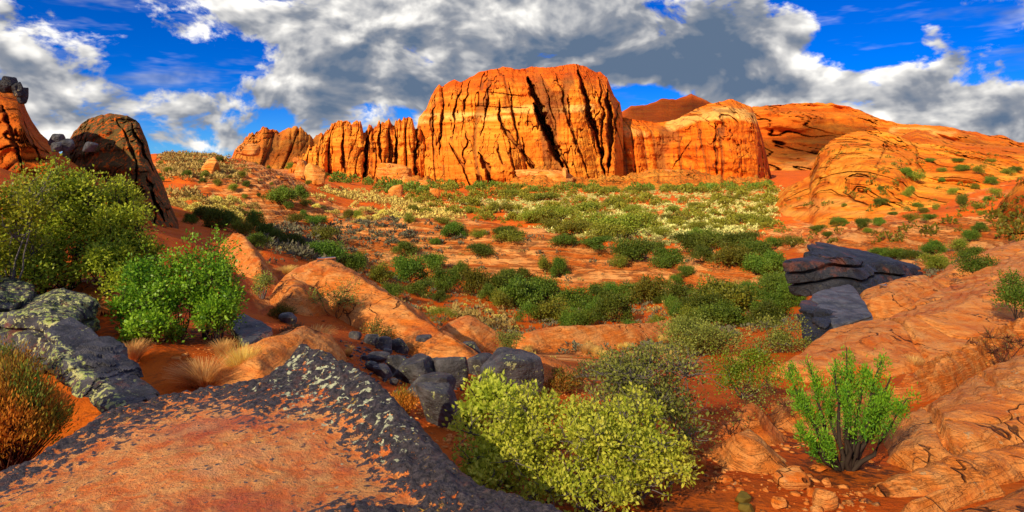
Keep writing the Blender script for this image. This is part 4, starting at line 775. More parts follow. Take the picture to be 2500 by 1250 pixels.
# ------------------------------------------------------------------ plants
def tubes(paths, sides=4):
    """paths: list of (points (k,3), radii (k)) -> verts, quads"""
    VV, FF, off = [], [], 0
    ang = np.linspace(0, 2 * math.pi, sides, endpoint=False)
    for P, r in paths:
        P = np.asarray(P, float); r = np.asarray(r, float); T = np.gradient(P, axis=0); T /= np.linalg.norm(T, axis=1)[:, None] + 1e-9
        ref = np.where(np.abs(T[:, 2:3]) > .9, [[1., 0, 0]], [[0, 0, 1.]]); A = np.cross(T, ref); A /= np.linalg.norm(A, axis=1)[:, None] + 1e-9; B_ = np.cross(T, A)
        ringv = P[:, None] + r[:, None, None] * (A[:, None] * np.cos(ang)[None, :, None] + B_[:, None] * np.sin(ang)[None, :, None])
        VV.append(ringv.reshape(-1, 3)); FF.append(grid_faces(len(P), sides, True) + off); off += len(P) * sides
    return np.vstack(VV), np.vstack(FF)
def curve(a, b, rng, bend=.2, k=5):
    t = np.linspace(0, 1, k)[:, None]; a = np.asarray(a, float); b = np.asarray(b, float); L = np.linalg.norm(b - a)
    mid = (a + b) / 2 + rng.normal(size=3) * L * bend; P = a * (1 - t) ** 2 + 2 * mid * t * (1 - t) + b * t ** 2
    P[1:-1] += rng.normal(size=(k - 2, 3)) * L * .025; return P
def leaves(C, A, ln, wd, rng, fold=.25):
    """leaf rhombs at C pointing along A"""
    n = len(C); A = A / (np.linalg.norm(A, axis=1)[:, None] + 1e-9); Rn = rng.normal(size=(n, 3)); S = np.cross(A, Rn); S /= np.linalg.norm(S, axis=1)[:, None] + 1e-9
    N = np.cross(S, A); L = ln * rng.uniform(.7, 1.25, n)[:, None]; Wd = wd * rng.uniform(.75, 1.2, n)[:, None]
    m = C + A * L * .5
    V = np.stack([C, m + S * Wd * .5 + N * Wd * fold, C + A * L, m - S * Wd * .5 + N * Wd * fold], 1).reshape(-1, 3)
    return V, np.arange(4 * n).reshape(-1, 4)
def bush_parts(seed, w, h, nl, cl, per, leaf, cr, twig=.0, stem_r=.02, flat=.5, low=.05, tintlow=.0, upl=.35, dpt=1.0, side=4, ragged=.12):
    """lobed shrub of size w x h: nl lobes, cl clumps a lobe, per leaves a clump of radius cr"""
    rng = np.random.default_rng(seed); paths = []; Cs = []; tc = []
    ga = rng.uniform(0, 6.28); rag = rng.uniform(.78, 1.22, 9)
    for i in range(nl):
        if i > 3 and rng.random() < ragged: continue
        a = ga + i * 2.39996; f = (i + .5) / nl; rr = math.sqrt(f) * .5 * .74 * rag[int((a % 6.283) / 6.284 * 9)]
        hz = h * (.13 + .63 * math.sqrt(max(.04, 1 - (rr / .43) ** 2)) * (rng.uniform(.10, .95) if i % 5 < 3 else 1.0) + rng.uniform(-.03, .07))
        c = np.array([math.cos(a) * rr * w, math.sin(a) * rr * w * dpt, max(hz, (low + .10) * h)]); lr = np.array([w * .5 * .36, w * .5 * .36 * dpt, h * .22]) * rng.uniform(.6, 1.35)
        root = np.array([c[0] * .12, c[1] * .12, -.06 * h]); paths.append((curve(root, c, rng, .14, 6), np.linspace(stem_r, stem_r * .35, 6) * .7))
        d = rng.normal(size=(cl, 3)); d /= np.linalg.norm(d, axis=1)[:, None]; d[:, 2] = np.where(d[:, 2] < -.35, -d[:, 2], d[:, 2])
        q = c + d * lr * rng.uniform(.35, 1.25, cl)[:, None] ** .8; q[:, 2] = np.maximum(q[:, 2], h * low + rng.uniform(0, .08 * h, cl))
        for s in q:
            if rng.random() < twig: paths.append((curve(c + (s - c) * .05, s + (s - c) * .22, rng, .22, 4), np.linspace(stem_r * .38, stem_r * .12, 4)))
        Cs.append(q); tc.append(np.full(cl, rng.uniform(-.15, .15)))
    Cs = np.vstack(Cs); tc = np.concatenate(tc) + rng.uniform(-.18, .18, len(Cs))
    n = len(Cs) * per; cen = np.repeat(Cs, per, 0); off = rng.normal(size=(n, 3)) * cr * .55; A = off / cr + rng.normal(size=(n, 3)) * .5 + np.array([0, 0, upl])
    Cp = cen + off; Cp[:, 2] = np.maximum(Cp[:, 2], .01)
    V, Fq = leaves(Cp, A, leaf, leaf * .62, rng)
    t = np.clip(.42 + np.repeat(tc, per) + rng.normal(size=n) * .20 + tintlow, 0, 1); return (V, Fq, np.repeat(t, 4)), tubes(paths, side)
def clump(subs, s, seed, leaf, cr, cl, per, **kw):
    """one shrub made of several sprawling sub-crowns: (dx, dy, width, height) in photograph pixels"""
    L, Tt, T, W_, offl, offw = [], [], [], [], 0, 0; FL, FW = [], []
    for i, (dx, dy, w, h, nl) in enumerate(subs):
        (V, Fq, t), (Vt, Ft) = bush_parts(seed * 10 + i, w * s, h * s, nl, cl, per, leaf, cr, **kw); o = np.array([dx * s, dy * s, 0])
        L.append(V + o); FL.append(Fq + offl); offl += len(V); Tt.append(np.clip(t + (i % 3 - 1) * .08, 0, 1)); W_.append(Vt * 1 + o); FW.append(Ft + offw); offw += len(Vt)
    return (np.vstack(L), np.vstack(FL), np.concatenate(Tt)), (np.vstack(W_), np.vstack(FW))
def plant(name, label, cat, p, parts, leafm, woodm, group=None, crown='foliage', wood='branches'):
    (V, Fq, t), (Vt, Ft) = parts; o = empty(name, p); tag(o, label, cat, group)
    if V is not None: link(crown, mesh_from(crown, V, Fq, leafm, smooth=False, attrs={'tint': t}), o)
    link(wood, mesh_from(wood, Vt, Ft, woodm), o); return o
def shrub(label, px, py, wpx, hpx, leafm, woodm, seed, D=None, name='shrub', cat='shrub', nl=9, cl=26, per=14, leaf=.03, cr=.06, group=None, sink=.02, **kw):
    p = ground_hit(px, py) if D is None else at(px, py, D); s = p[1] / F
    return plant(name, label, cat, (p[0], p[1], p[2] - sink), bush_parts(seed, wpx * s, hpx * s, nl, cl, per, leaf, cr, **kw), leafm, woodm, group)

# near shrubs, each its own
p_ = at(1370, 1200, 4.15); plant('shrub', 'large sprawling shrub with bright yellow green leaves in front of the boulders', 'shrub', p_, clump([(-170, 20, 210, 190, 12), (-60, -30, 230, 150, 13), (70, 30, 240, 215, 14), (190, -10, 220, 165, 12), (60, -90, 260, 105, 11), (-190, -50, 160, 105, 9), (180, 110, 200, 230, 11), (-60, 110, 200, 215, 11), (270, 40, 120, 130, 7)], 4.15 / F, 1, .032, .048, 14, 15, twig=.9, stem_r=.012, tintlow=.16, ragged=.15), M_MANZ, M_GREYTWIG)
shrub('upright bright leaved shrub with a dark gnarled stem before the large black boulder', 1215, 1100, 210, 190, M_MANZ, M_WOOD, 2, D=4.75, nl=9, cl=30, per=14, leaf=.040, cr=.055, twig=.5, stem_r=.022, low=.3, tintlow=.12)
shrub('grey twiggy shrub with sparse olive leaves behind the bright bush', 1590, 1060, 350, 215, M_OLIVE, M_GREYTWIG, 3, D=5.6, nl=18, cl=40, per=9, leaf=.034, cr=.07, twig=.85, stem_r=.012)
shrub('pale olive shrub with many bare grey twigs at the back of the thicket', 1500, 990, 210, 140, M_OLIVE, M_GREYTWIG, 33, D=7.0, nl=9, cl=26, per=9, leaf=.030, cr=.08, twig=.9, stem_r=.012)
shrub('dense light green shrub against the tip of the whaleback slab', 1815, 960, 185, 112, M_GREEN, M_GREYTWIG, 4, D=7.9, nl=9, cl=30, per=16, leaf=.030, cr=.07, tintlow=.1)
p_ = at(205, 700, 8.2); plant('shrub', 'big yellow green shrub spreading below the lichened dome', 'shrub', p_, clump([(-110, 30, 200, 290, 16), (-40, 0, 200, 310, 17), (70, 10, 150, 215, 13), (-50, -70, 210, 160, 12), (95, -60, 130, 120, 9), (10, 90, 200, 285, 13), (-150, -20, 150, 190, 10), (125, 30, 90, 130, 6)], 8.2 / F, 5, .045, .085, 30, 15, twig=.45, stem_r=.02, ragged=.15), M_ROSE, M_WOOD)
shrub('dark leafy shrub growing over the wide lichened slab', 20, 720, 220, 300, M_ROSE, M_GREYTWIG, 6, D=7.2, nl=12, cl=44, per=14, leaf=.044, cr=.09, twig=.4, stem_r=.022)
p_ = at(435, 825, 7.2); p_[2] -= .02; plant('shrub', 'vivid green leafy shrub with drooping sprays on the red bank', 'shrub', p_, clump([(-80, 20, 150, 215, 12), (0, 0, 160, 190, 12), (80, 10, 150, 215, 12), (30, 70, 180, 255, 13), (110, -30, 110, 130, 8), (-20, -70, 120, 95, 7), (-110, -10, 110, 140, 7)], 7.2 / F, 7, .042, .07, 20, 15, twig=.5, stem_r=.014, ragged=.2), M_GREEN, M_WOOD)
shrub('bare reddish shrub with a few olive leaves beside the juniper', 1855, 1005, 140, 95, M_OLIVE, M_REDTWIG, 8, D=6.4, nl=8, cl=22, per=3, leaf=.022, cr=.06, twig=1.0, stem_r=.010)
shrub('leafless brown shrub arching over the small humped rock', 1780, 1050, 130, 70, M_OLIVE, M_REDTWIG, 9, D=5.7, nl=6, cl=20, per=1, leaf=.02, cr=.05, twig=1.0, stem_r=.008)
shrub('leafless grey brown shrub rooted in the dark ledge', 2450, 885, 130, 85, M_OLIVE, M_REDTWIG, 10, D=9.6, nl=9, cl=26, per=1, leaf=.02, cr=.06, twig=1.0, stem_r=.012)
shrub('dark green shrub hanging over the whaleback slab edge', 2492, 790, 120, 140, M_OAK, M_WOOD, 11, D=13.0, nl=9, cl=30, per=15, leaf=.05, cr=.13, tintlow=.15)
shrub('round olive shrub below the oak thicket', 1705, 868, 185, 90, M_OLIVE, M_WOOD, 12, nl=12, cl=36, per=15, leaf=.055, cr=.16, twig=.2)
shrub('grey green shrub left of the whaleback slab', 1900, 860, 130, 85, M_OLIVE, M_GREYTWIG, 13, nl=9, cl=30, per=12, leaf=.05, cr=.13, twig=.4)
shrub('spindly green and straw shrub at the foot of the slickrock ridge', 815, 775, 150, 95, M_OLIVE, M_REDTWIG, 14, nl=9, cl=22, per=9, leaf=.035, cr=.09, twig=.9, stem_r=.01)
shrub('thin olive shrub beside the layered outcrop', 640, 730, 58, 72, M_OLIVE, M_GREYTWIG, 15, nl=6, cl=22, per=12, leaf=.035, cr=.08, twig=.5)
shrub('low wispy shrub shading the dark stones', 930, 835, 100, 62, M_OLIVE, M_REDTWIG, 16, nl=7, cl=22, per=8, leaf=.03, cr=.07, twig=.9, stem_r=.008)
shrub('compact dark green shrub on the slickrock ridge tip', 1175, 840, 80, 38, M_OAK, M_WOOD, 17, nl=7, cl=24, per=14, leaf=.045, cr=.10, tintlow=.2)
shrub('feathery light green shrub below the ridge tip', 1245, 862, 80, 62, M_OLIVE, M_WOOD, 18, nl=7, cl=22, per=12, leaf=.035, cr=.09, twig=.5)
shrub('low bright green shrub behind the slickrock ridge', 1075, 786, 88, 36, M_GREEN, M_WOOD, 19, nl=7, cl=26, per=14, leaf=.05, cr=.12)
shrub('dark green brush strip lying along the pale rock rim', 2385, 668, 140, 46, M_OAK, M_WOOD, 20, D=21.5, nl=10, cl=26, per=13, leaf=.06, cr=.16, dpt=.35)
shrub('yellow orange rabbitbrush behind the bright bush', 1375, 962, 90, 62, M_RAB, M_REDTWIG, 21, nl=7, cl=24, per=12, leaf=.03, cr=.06, twig=.4, stem_r=.006, upl=1.2)

# the small juniper
def juniper():
    rng = np.random.default_rng(8); base = at(2065, 1142, 5.1); base[2] = on_ground(base[0], base[1]) - .03; s = 5.1 / F; paths = []; C = []
    tips = [(-128, 205, 70), (-108, 235, 70), (-84, 178, 50), (-72, 262, 70), (-44, 292, 85), (-30, 225, 60), (-6, 262, 70), (18, 300, 90), (42, 258, 70), (64, 290, 95), (92, 246, 80), (112, 205, 70), (134, 165, 60), (118, 120, 44), (-132, 128, 44), (26, 200, 60), (-22, 165, 50), (70, 200, 60), (46, 60, 22), (-58, 44, 26), (-96, 130, 30), (92, 150, 40)]
    for (dx, dz, ln) in tips:
        tip = np.array([dx * s, rng.uniform(-.28, .28), dz * s]); st = np.array([(-14 if dx < -30 else 8) * s, 0, 0]); mid = np.array([dx * s * .62, tip[1] * .7, dz * s * .45]); t = np.linspace(0, 1, 7)[:, None]
        P = st * (1 - t) ** 2 + 2 * mid * t * (1 - t) + tip * t ** 2; P[1:-1] += rng.normal(size=(5, 3)) * .012; paths.append((P, np.linspace(.024, .004, 7)))
        for k in range(19):
            f = rng.uniform(.60, 1.0); i = min(5, int(f * 6)); q = P[i] + (P[i + 1] - P[i]) * (f * 6 - i); e = rng.normal(size=3) * ln * s * .24 * (1.35 - f); e[2] = abs(e[2]) * .6 - .01
            C.append(q + e); paths.append((curve(q, q + e, rng, .1, 3), [.004, .003, .0015])) if k % 2 else None
    C = np.array(C); per = 44; n = len(C) * per; cen = np.repeat(C, per, 0); off = rng.normal(size=(n, 3)) * np.array([.015, .015, .034]); A = off * np.array([1, 1, .6]) * 14 + rng.normal(size=(n, 3)) * .35 + np.array([0, 0, .7])
    V, Fq = leaves(cen + off, A, .030, .009, rng, .1); t = np.clip(.45 + np.repeat(rng.uniform(-.25, .25, len(C)), per) + rng.normal(size=n) * .2 + off[:, 2] * 3, 0, 1)
    plant('juniper_tree', 'small many stemmed juniper with vivid green tufts on the red soil', 'tree', base, ((V, Fq, np.repeat(t, 4)), tubes(paths, 5)), M_JUN, M_WOOD, crown='crown', wood='trunk')
juniper()

# rabbitbrush: upright stems ending in coloured tufts
def tuft_bush(label, px, py, wpx, hpx, seed, leafm, stemm, D=None, n=260, leaf=.03, per=8, name='rabbitbrush', flop=.5, cat='shrub'):
    p = ground_hit(px, py) if D is None else at(px, py, D); s = p[1] / F; w, h = wpx * s, hpx * s; rng = np.random.default_rng(seed); paths = []; C = []; tt = []
    for i in range(n):
        a = rng.uniform(0, 6.28); r = math.sqrt(rng.uniform(0, 1)); tip = np.array([math.cos(a) * r * w / 2, math.sin(a) * r * w / 2, h * (1 - .55 * r ** 1.6) * rng.uniform(.62, 1.05)]); b = np.array([tip[0] * .25, tip[1] * .25, -.02])
        if i % 2 == 0: paths.append((curve(b, tip, rng, .08, 4), np.linspace(.005, .002, 4)))
        C.append(tip); tt.append(.5 + .8 * vnoise(np.array([tip[0] * 6]), np.array([tip[1] * 6]), np.array([tip[2] * 6 + seed]), seed)[0] + rng.uniform(-.2, .2))
    C = np.array(C); m = n * per; cen = np.repeat(C, per, 0); dirv_ = np.repeat(C / (np.linalg.norm(C, axis=1)[:, None] + 1e-6), per, 0); off = rng.normal(size=(m, 3)) * leaf * .9 - dirv_ * np.abs(rng.normal(size=(m, 1))) * leaf * 2.0
    V, Fq = leaves(cen + off, dirv_ * 1.2 + rng.normal(size=(m, 3)) * .35 + [0, 0, .4], leaf, leaf * .28, rng, .1)
    return plant(name, label, cat, (p[0], p[1], p[2] - .02), ((V, Fq, np.repeat(np.clip(np.repeat(tt, per) + rng.normal(size=m) * .12, 0, 1), 4)), tubes(paths, 3)), leafm, stemm, wood='stems')
tuft_bush('tall orange and green rabbitbrush beside the lichened block', 20, 1130, 250, 260, 1, M_RAB, M_REDTWIG, D=3.75, n=620, leaf=.032, per=22)
tuft_bush('rabbitbrush with rusty tips under the wide lichened slab', 0, 960, 170, 130, 2, M_RAB, M_REDTWIG, D=4.5, n=300, leaf=.030, per=14)
tuft_bush('small orange topped rabbitbrush beside the squarish black boulder', 980, 1015, 80, 72, 3, M_RAB, M_REDTWIG, n=200, leaf=.028, per=12)
tuft_bush('round golden green rabbitbrush above the flat grey slab', 688, 778, 66, 42, 4, M_OAKY, M_REDTWIG, n=200, leaf=.03, per=12)
tuft_bush('brown low bush beside the pale grass above the rock underfoot', 715, 822, 60, 40, 5, M_SAGEG, M_REDTWIG, n=160, leaf=.025, per=9)

# dry grass tufts
def grass_mesh(seed, w, h, n, lean=(0.25, 0)):
    rng = np.random.default_rng(seed); a = rng.uniform(0, 6.28, n); r = np.sqrt(rng.uniform(0, 1, n)); b = np.c_[np.cos(a) * r * w * .14, np.sin(a) * r * w * .14, np.full(n, -.02)]
    L = h * rng.uniform(.6, 1.1, n); sp = np.c_[np.cos(a) * r * w * .5 + lean[0] * w * .5, np.sin(a) * r * w * .5 + lean[1] * w * .5]; t = np.linspace(0, 1, 5); S = np.c_[-np.sin(a), np.cos(a), np.zeros(n)]; Vv = []
    for k in t:
        c = b.copy(); c[:, :2] += sp * k ** 1.6; c[:, 2] += L * (k - .22 * k ** 2.5 * r); wd = .0050 * (1 - .8 * k) * (h / .35); Vv += [c - S * wd, c + S * wd]
    V = np.stack(Vv, 1).reshape(-1, 3); f = (np.arange(n)[:, None, None] * 10 + np.array([[0, 1, 3, 2], [2, 3, 5, 4], [4, 5, 7, 6], [6, 7, 9, 8]])[None]).reshape(-1, 4)
    return mesh_from('grass', V, f, M_GRASS, smooth=False, attrs={'tint': np.repeat(np.clip(rng.normal(.5, .25, n), 0, 1), 10)})
GP = [grass_mesh(i, .50, .36, 620, lean=(.15 * (i - 1), -.1)) for i in range(4)]
def grass(label, px, py, wpx, hpx, i, D=None, group=None):
    p = ground_hit(px, py) if D is None else at(px, py, D); s = p[1] / F; o = link('grass_tuft', GP[i % 4], loc=p); o.scale = (wpx * s / .5, wpx * s / .5, hpx * s / .36); o.rotation_euler = (0, 0, i * .9 if i > 3 else 0)
    return tag(o, label, 'grass', group)
for i, (px, py, w, h, lb) in enumerate([(495, 945, 130, 75, 'widest golden grass tuft leaning over the crust edge'), (590, 930, 105, 95, 'tall straw grass tuft behind the crusted rock'), (325, 885, 80, 60, 'golden grass behind the lichened block'), (683, 880, 46, 62, 'thin pale grass tuft above the black ridge'), (765, 850, 90, 55, 'straw grass beside the brown low bush'), (545, 875, 70, 50, 'straw grass beneath the flat grey slab'), (600, 905, 80, 60, 'straw grass leaning on the tall tuft'), (850, 870, 28, 28, 'little yellow grass tuft by the dark stones'), (1115, 870, 40, 40, 'brownish grass tuft on the ridge foot'), (2230, 905, 60, 38, 'pale straw grass under the whaleback slab'), (1800, 900, 40, 30, 'dry grass between the shrub and whaleback slab'), (2150, 905, 50, 40, 'dry grass behind the juniper crown'), (2370, 1105, 44, 24, 'tiny grey grass tuft on the bedding slab'), (1480, 1215, 80, 40, 'thin dry grass under the bright bush'), (700, 670, 60, 24, 'yellow grass on top of the slickrock ridge'), (765, 668, 60, 26, 'dry grass beside the rain puddle')]):
    grass(lb, px, py, w, h, i)
rng = random.Random(11)
for i in range(70):
    px, py = rng.uniform(1190, 1720), rng.uniform(815, 905); w = rng.uniform(18, 44)
    if in_poly(np.array([px]), np.array([py]), [(1230, 850), (1460, 815), (1640, 830), (1600, 880), (1440, 905), (1420, 880), (1270, 868)])[0]: grass('straw coloured grass clump on the ledges behind the pink rock', px, py, w, w * .62, i + 4, group='grass clumps on the low ledges')

# ---- shared crowns for the shrubs farther off
def proto(seed, w, h, leafm, nl, cl, per, leaf, cr, **kw):
    (V, Fq, t), (Vt, Ft) = bush_parts(seed, w, h, nl, cl, per, leaf, cr, **kw); return (mesh_from('foliage', V, Fq, leafm, smooth=False, attrs={'tint': t}), mesh_from('branches', Vt, Ft, M_WOOD), w, h)
OAKP = [proto(60 + i, 3.0, 1.7, M_OAK, 12, 34, 14, .13, .24, stem_r=.05, tintlow=.08) for i in range(4)]
SUNP = [proto(70 + i, 3.0, 1.6, M_OAKY, 10, 26, 13, .15, .26, stem_r=.05) for i in range(3)]
def copy_shrub(P, p, w, h, rz, label, group, parts=True, name='shrub', cat='shrub'):
    me, wd, w0, h0 = P; sc = (w / w0, w / w0, h / h0)
    if parts:
        o = empty(name, p); a = link('foliage', me, o); b_ = link('branches', wd, o)
    else: o = link(name, me, loc=p)
    o.scale = sc; o.rotation_euler = (0, 0, rz); return tag(o, label, cat, group)
HOLLOW = 'leafy green scrub oak in the thicket of the sandy hollow'; GROVE = 'dark green oak in the grove between the rock humps and the sunlit flat'; SLOPE = 'green bush rooted on the shaded red slope beyond the black block'; RIB = 'green bush in the gully between the salmon rib and the rock hump'
HUMPB = 'green bush growing in a crack of the broad rock hump'
OAKS = [(926, 690, 56, 46, HOLLOW), (996, 690, 90, 60, HOLLOW), (1056, 664, 60, 42, HOLLOW), (1126, 684, 46, 40, HOLLOW), (1084, 712, 78, 52, HOLLOW), (1160, 722, 70, 62, HOLLOW), (1028, 724, 80, 38, HOLLOW), (956, 728, 66, 34, HOLLOW), (1074, 738, 38, 28, HOLLOW), (1224, 724, 76, 56, HOLLOW), (1225, 756, 60, 40, HOLLOW), (868, 664, 70, 44, HOLLOW),
        (1272, 748, 116, 66, HOLLOW), (1324, 738, 86, 56, HOLLOW), (1296, 788, 66, 46, HOLLOW), (1345, 786, 96, 54, HOLLOW), (1400, 762, 96, 54, HOLLOW), (1500, 786, 86, 66, HOLLOW), (1456, 740, 66, 44, HOLLOW), (1388, 804, 50, 40, HOLLOW), (1584, 742, 86, 62, HOLLOW), (1540, 738, 60, 46, HOLLOW), (1664, 738, 76, 44, HOLLOW), (1640, 756, 34, 32, HOLLOW), (1455, 772, 60, 44, HOLLOW),
        (1780, 760, 150, 66, HOLLOW), (1720, 776, 116, 54, HOLLOW), (1765, 800, 126, 56, HOLLOW), (1876, 800, 78, 60, HOLLOW), (1544, 816, 60, 30, HOLLOW), (1608, 806, 56, 34, HOLLOW), (1896, 736, 86, 62, HOLLOW), (1880, 776, 90, 60, HOLLOW), (1932, 748, 64, 56, HOLLOW), (1830, 735, 80, 44, HOLLOW), (1690, 800, 70, 44, HOLLOW), (1195, 735, 50, 40, HOLLOW), (1240, 690, 40, 30, HOLLOW), (1276, 690, 44, 34, HOLLOW), (1425, 800, 60, 40, HOLLOW),
        (1330, 666, 38, 34, HOLLOW), (1364, 678, 42, 46, HOLLOW), (1650, 700, 36, 26, HOLLOW),
        (1544, 636, 106, 50, GROVE), (1628, 656, 86, 46, GROVE), (1512, 652, 44, 26, GROVE), (1680, 616, 90, 46, GROVE), (1740, 612, 90, 46, GROVE), (1800, 616, 90, 46, GROVE), (1850, 634, 86, 46, GROVE), (1785, 652, 90, 46, GROVE), (1845, 672, 76, 46, GROVE), (1896, 668, 76, 52, GROVE), (1676, 676, 44, 26, GROVE), (1892, 610, 46, 30, GROVE), (1934, 604, 50, 26, GROVE), (1720, 640, 70, 36, GROVE), (1600, 622, 60, 30, GROVE), (1460, 606, 90, 26, GROVE), (1380, 598, 70, 24, GROVE), (1250, 588, 80, 26, GROVE), (1232, 576, 60, 22, GROVE), (1830, 600, 60, 34, GROVE), (1705, 590, 60, 30, GROVE),
        (2276, 622, 56, 34, SLOPE), (2284, 662, 60, 38, SLOPE), (2376, 636, 60, 32, SLOPE), (2192, 634, 60, 26, SLOPE), (2150, 630, 50, 22, SLOPE), (2230, 636, 50, 24, SLOPE), (2340, 612, 46, 26, SLOPE), (2370, 590, 40, 26, SLOPE), (2390, 570, 36, 24, SLOPE), (2050, 552, 40, 20, SLOPE), (2000, 566, 44, 16, SLOPE), (2225, 540, 36, 18, SLOPE), (2145, 552, 30, 20, SLOPE), (2105, 556, 34, 22, SLOPE), (2270, 540, 36, 16, SLOPE), (2022, 580, 26, 14, SLOPE), (2118, 570, 22, 12, SLOPE),
        (712, 606, 66, 34, RIB), (796, 640, 96, 46, RIB), (770, 630, 60, 36, RIB), (624, 606, 60, 34, RIB), (584, 570, 44, 30, RIB), (560, 556, 46, 40, RIB), (620, 560, 44, 44, RIB), (650, 580, 46, 34, RIB), (675, 590, 40, 26, RIB), (792, 584, 60, 30, RIB), (494, 536, 46, 30, RIB), (466, 548, 36, 26, RIB), (530, 560, 60, 50, RIB), (565, 620, 50, 34, RIB), (600, 575, 40, 30, RIB), (992, 622, 66, 30, HUMPB), (1106, 582, 56, 34, HUMPB), (1168, 626, 74, 28, HUMPB), (1064, 598, 28, 16, HUMPB), (720, 545, 50, 20, RIB), (770, 548, 60, 20, RIB), (740, 540, 24, 26, RIB), (690, 500, 70, 40, RIB), (735, 490, 44, 36, RIB), (1170, 580, 40, 18, HUMPB)]
HOL = {1180: ('leafy green scrub oak at the foot of the pale slickrock ridge', 'scrub oaks below the slickrock ridge'), 1480: ('leafy green scrub oak behind the long pale slickrock lip', 'scrub oaks behind the slickrock lip'), 1690: ('leafy green scrub oak on open red sand below the rock hump', 'scrub oaks on the open red sand'), 9999: ('leafy green scrub oak in the dense thicket beside the huge black block', 'scrub oaks beside the black block')}
def hollow(px, lb):
    if lb != HOLLOW: return lb, GRP[lb]
    return HOL[min(k_ for k_ in HOL if px < k_)]
GRP = {HOLLOW: 'scrub oaks in the hollow', GROVE: 'oak grove behind the humps', SLOPE: 'bushes on the red slope', RIB: 'bushes in the gully', HUMPB: 'bushes on the rock hump'}
rng = random.Random(3)
for i, (px, py, w, h, lb) in enumerate(OAKS):
    p = ground_hit(px, py, 12.0 if lb != HOLLOW else 22.0); s = p[1] / F; p[2] -= .06 * h * s
    copy_shrub(OAKP[i % 4] if (i * 7) % 5 else SUNP[i % 3], p, w * s * 1.05, h * s * 1.1, rng.uniform(0, 6.28), *hollow(px, lb))
# fill the thicket between the listed crowns
k = 0
while k < 60:
    px, py = rng.uniform(900, 1960), rng.uniform(660, 810)
    if not in_poly(np.array([px]), np.array([py]), [(1180, 700), (1300, 712), (1420, 735), (1540, 725), (1700, 735), (1950, 690), (1960, 790), (1840, 800), (1700, 790), (1560, 760), (1420, 800), (1290, 780)])[0]: continue
    p = ground_hit(px, py, 22.0); s = p[1] / F; w = rng.uniform(34, 74); copy_shrub(OAKP[k % 4], p - np.array([0, 0, .1]), w * s, w * s * rng.uniform(.5, .7), rng.uniform(0, 6.28), *hollow(px, HOLLOW)); k += 1
VAL = 'yellow green shrub standing among the white sage of the sunlit valley'; FOOT = 'small green shrub along the foot of the cliffs'; HSLOPE = 'round green shrub on the sunlit sagebrush hillside'; DOMEB = 'green shrub dotted over the sunlit slickrock dome'
k = 0
for (px, py, w, h) in [(1320, 545, 90, 40), (1365, 540, 80, 36), (1400, 575, 90, 36), (1450, 560, 100, 40), (1520, 578, 110, 50), (1560, 560, 90, 40), (1480, 585, 90, 40), (1610, 580, 60, 26), (1700, 565, 50, 24), (1830, 545, 70, 26), (1870, 555, 50, 26), (1290, 545, 60, 30), (1205, 520, 34, 26), (1240, 520, 40, 24), (1010, 520, 30, 20), (1000, 545, 30, 26), (870, 535, 34, 22), (850, 535, 30, 24), (1150, 520, 50, 18), (1430, 520, 90, 26), (1500, 505, 70, 20), (1550, 520, 60, 20), (1640, 520, 40, 16), (1700, 510, 50, 16), (1780, 490, 60, 14), (1320, 490, 120, 18), (1250, 480, 90, 16), (1480, 470, 60, 16), (1560, 472, 60, 14), (1700, 470, 80, 14), (1800, 470, 50, 16), (1640, 545, 60, 22), (1580, 540, 60, 22), (1080, 545, 40, 16), (1345, 565, 60, 30)]:
    p = ground_hit(px, py, 60.0); s = p[1] / F; copy_shrub(SUNP[k % 3], p - np.array([0, 0, .05]), w * s, h * s, rng.uniform(0, 6.28), VAL, 'yellow green shrubs in the valley'); k += 1
FAR_V, FAR_F = [], []
for i in range(420):
    px, py = rng.uniform(1000, 1900), rng.uniform(462, 570); p = ground_hit(px, py, 60.0)
    if p[1] > 460 or p[1] < 105: continue
    s = p[1] / F; w = rng.uniform(10, 34); FAR_V.append((p[0], p[1], p[2], w * s, rng.uniform(0, 6.28)))
for i in range(170):
    px = rng.uniform(820, 1890); D = rng.uniform(380, 470) if px > 1060 else rng.uniform(250, 400); p = np.array([(px - 1250) / F * D, D, float(gz(px, D))]); w = rng.uniform(3, 9); FAR_F.append((p[0], p[1], p[2], w, rng.uniform(0, 6.28)))
for i in range(46):
    px, py = rng.uniform(385, 800), rng.uniform(362, 530); p = ground_hit(px, py, 60.0); s = p[1] / F; w = rng.uniform(10, 26)
    copy_shrub(SUNP[i % 3] if i % 4 else OAKP[1], p, w * s, w * s * .75, rng.uniform(0, 6.28), HSLOPE, 'green shrubs on the hillside', parts=False)

# ---- sagebrush
def sage_mesh(seed, w, h, n, mat, leaf):
    rng = np.random.default_rng(seed); d = rng.normal(size=(n, 3)); d /= np.linalg.norm(d, axis=1)[:, None]; d[:, 2] = np.abs(d[:, 2]); r = rng.uniform(.6, 1, n)[:, None]
    C = d * r * np.array([w / 2, w / 2, h * .85]) * (1 + .25 * fbm(d[:, 0] * 2, d[:, 1] * 2, d[:, 2] * 2 + seed, 3, seed))[:, None]
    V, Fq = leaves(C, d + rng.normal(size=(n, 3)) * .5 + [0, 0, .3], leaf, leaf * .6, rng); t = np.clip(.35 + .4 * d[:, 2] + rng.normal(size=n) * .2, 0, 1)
    return V, Fq, np.repeat(t, 4)
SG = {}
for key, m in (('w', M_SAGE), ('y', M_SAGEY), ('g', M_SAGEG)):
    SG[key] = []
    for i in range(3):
        V, Fq, t = sage_mesh(20 + i, 1.0, .7, 330, m, .15); SG[key].append(mesh_from('sage', V, Fq, m, smooth=False, attrs={'tint': t}))
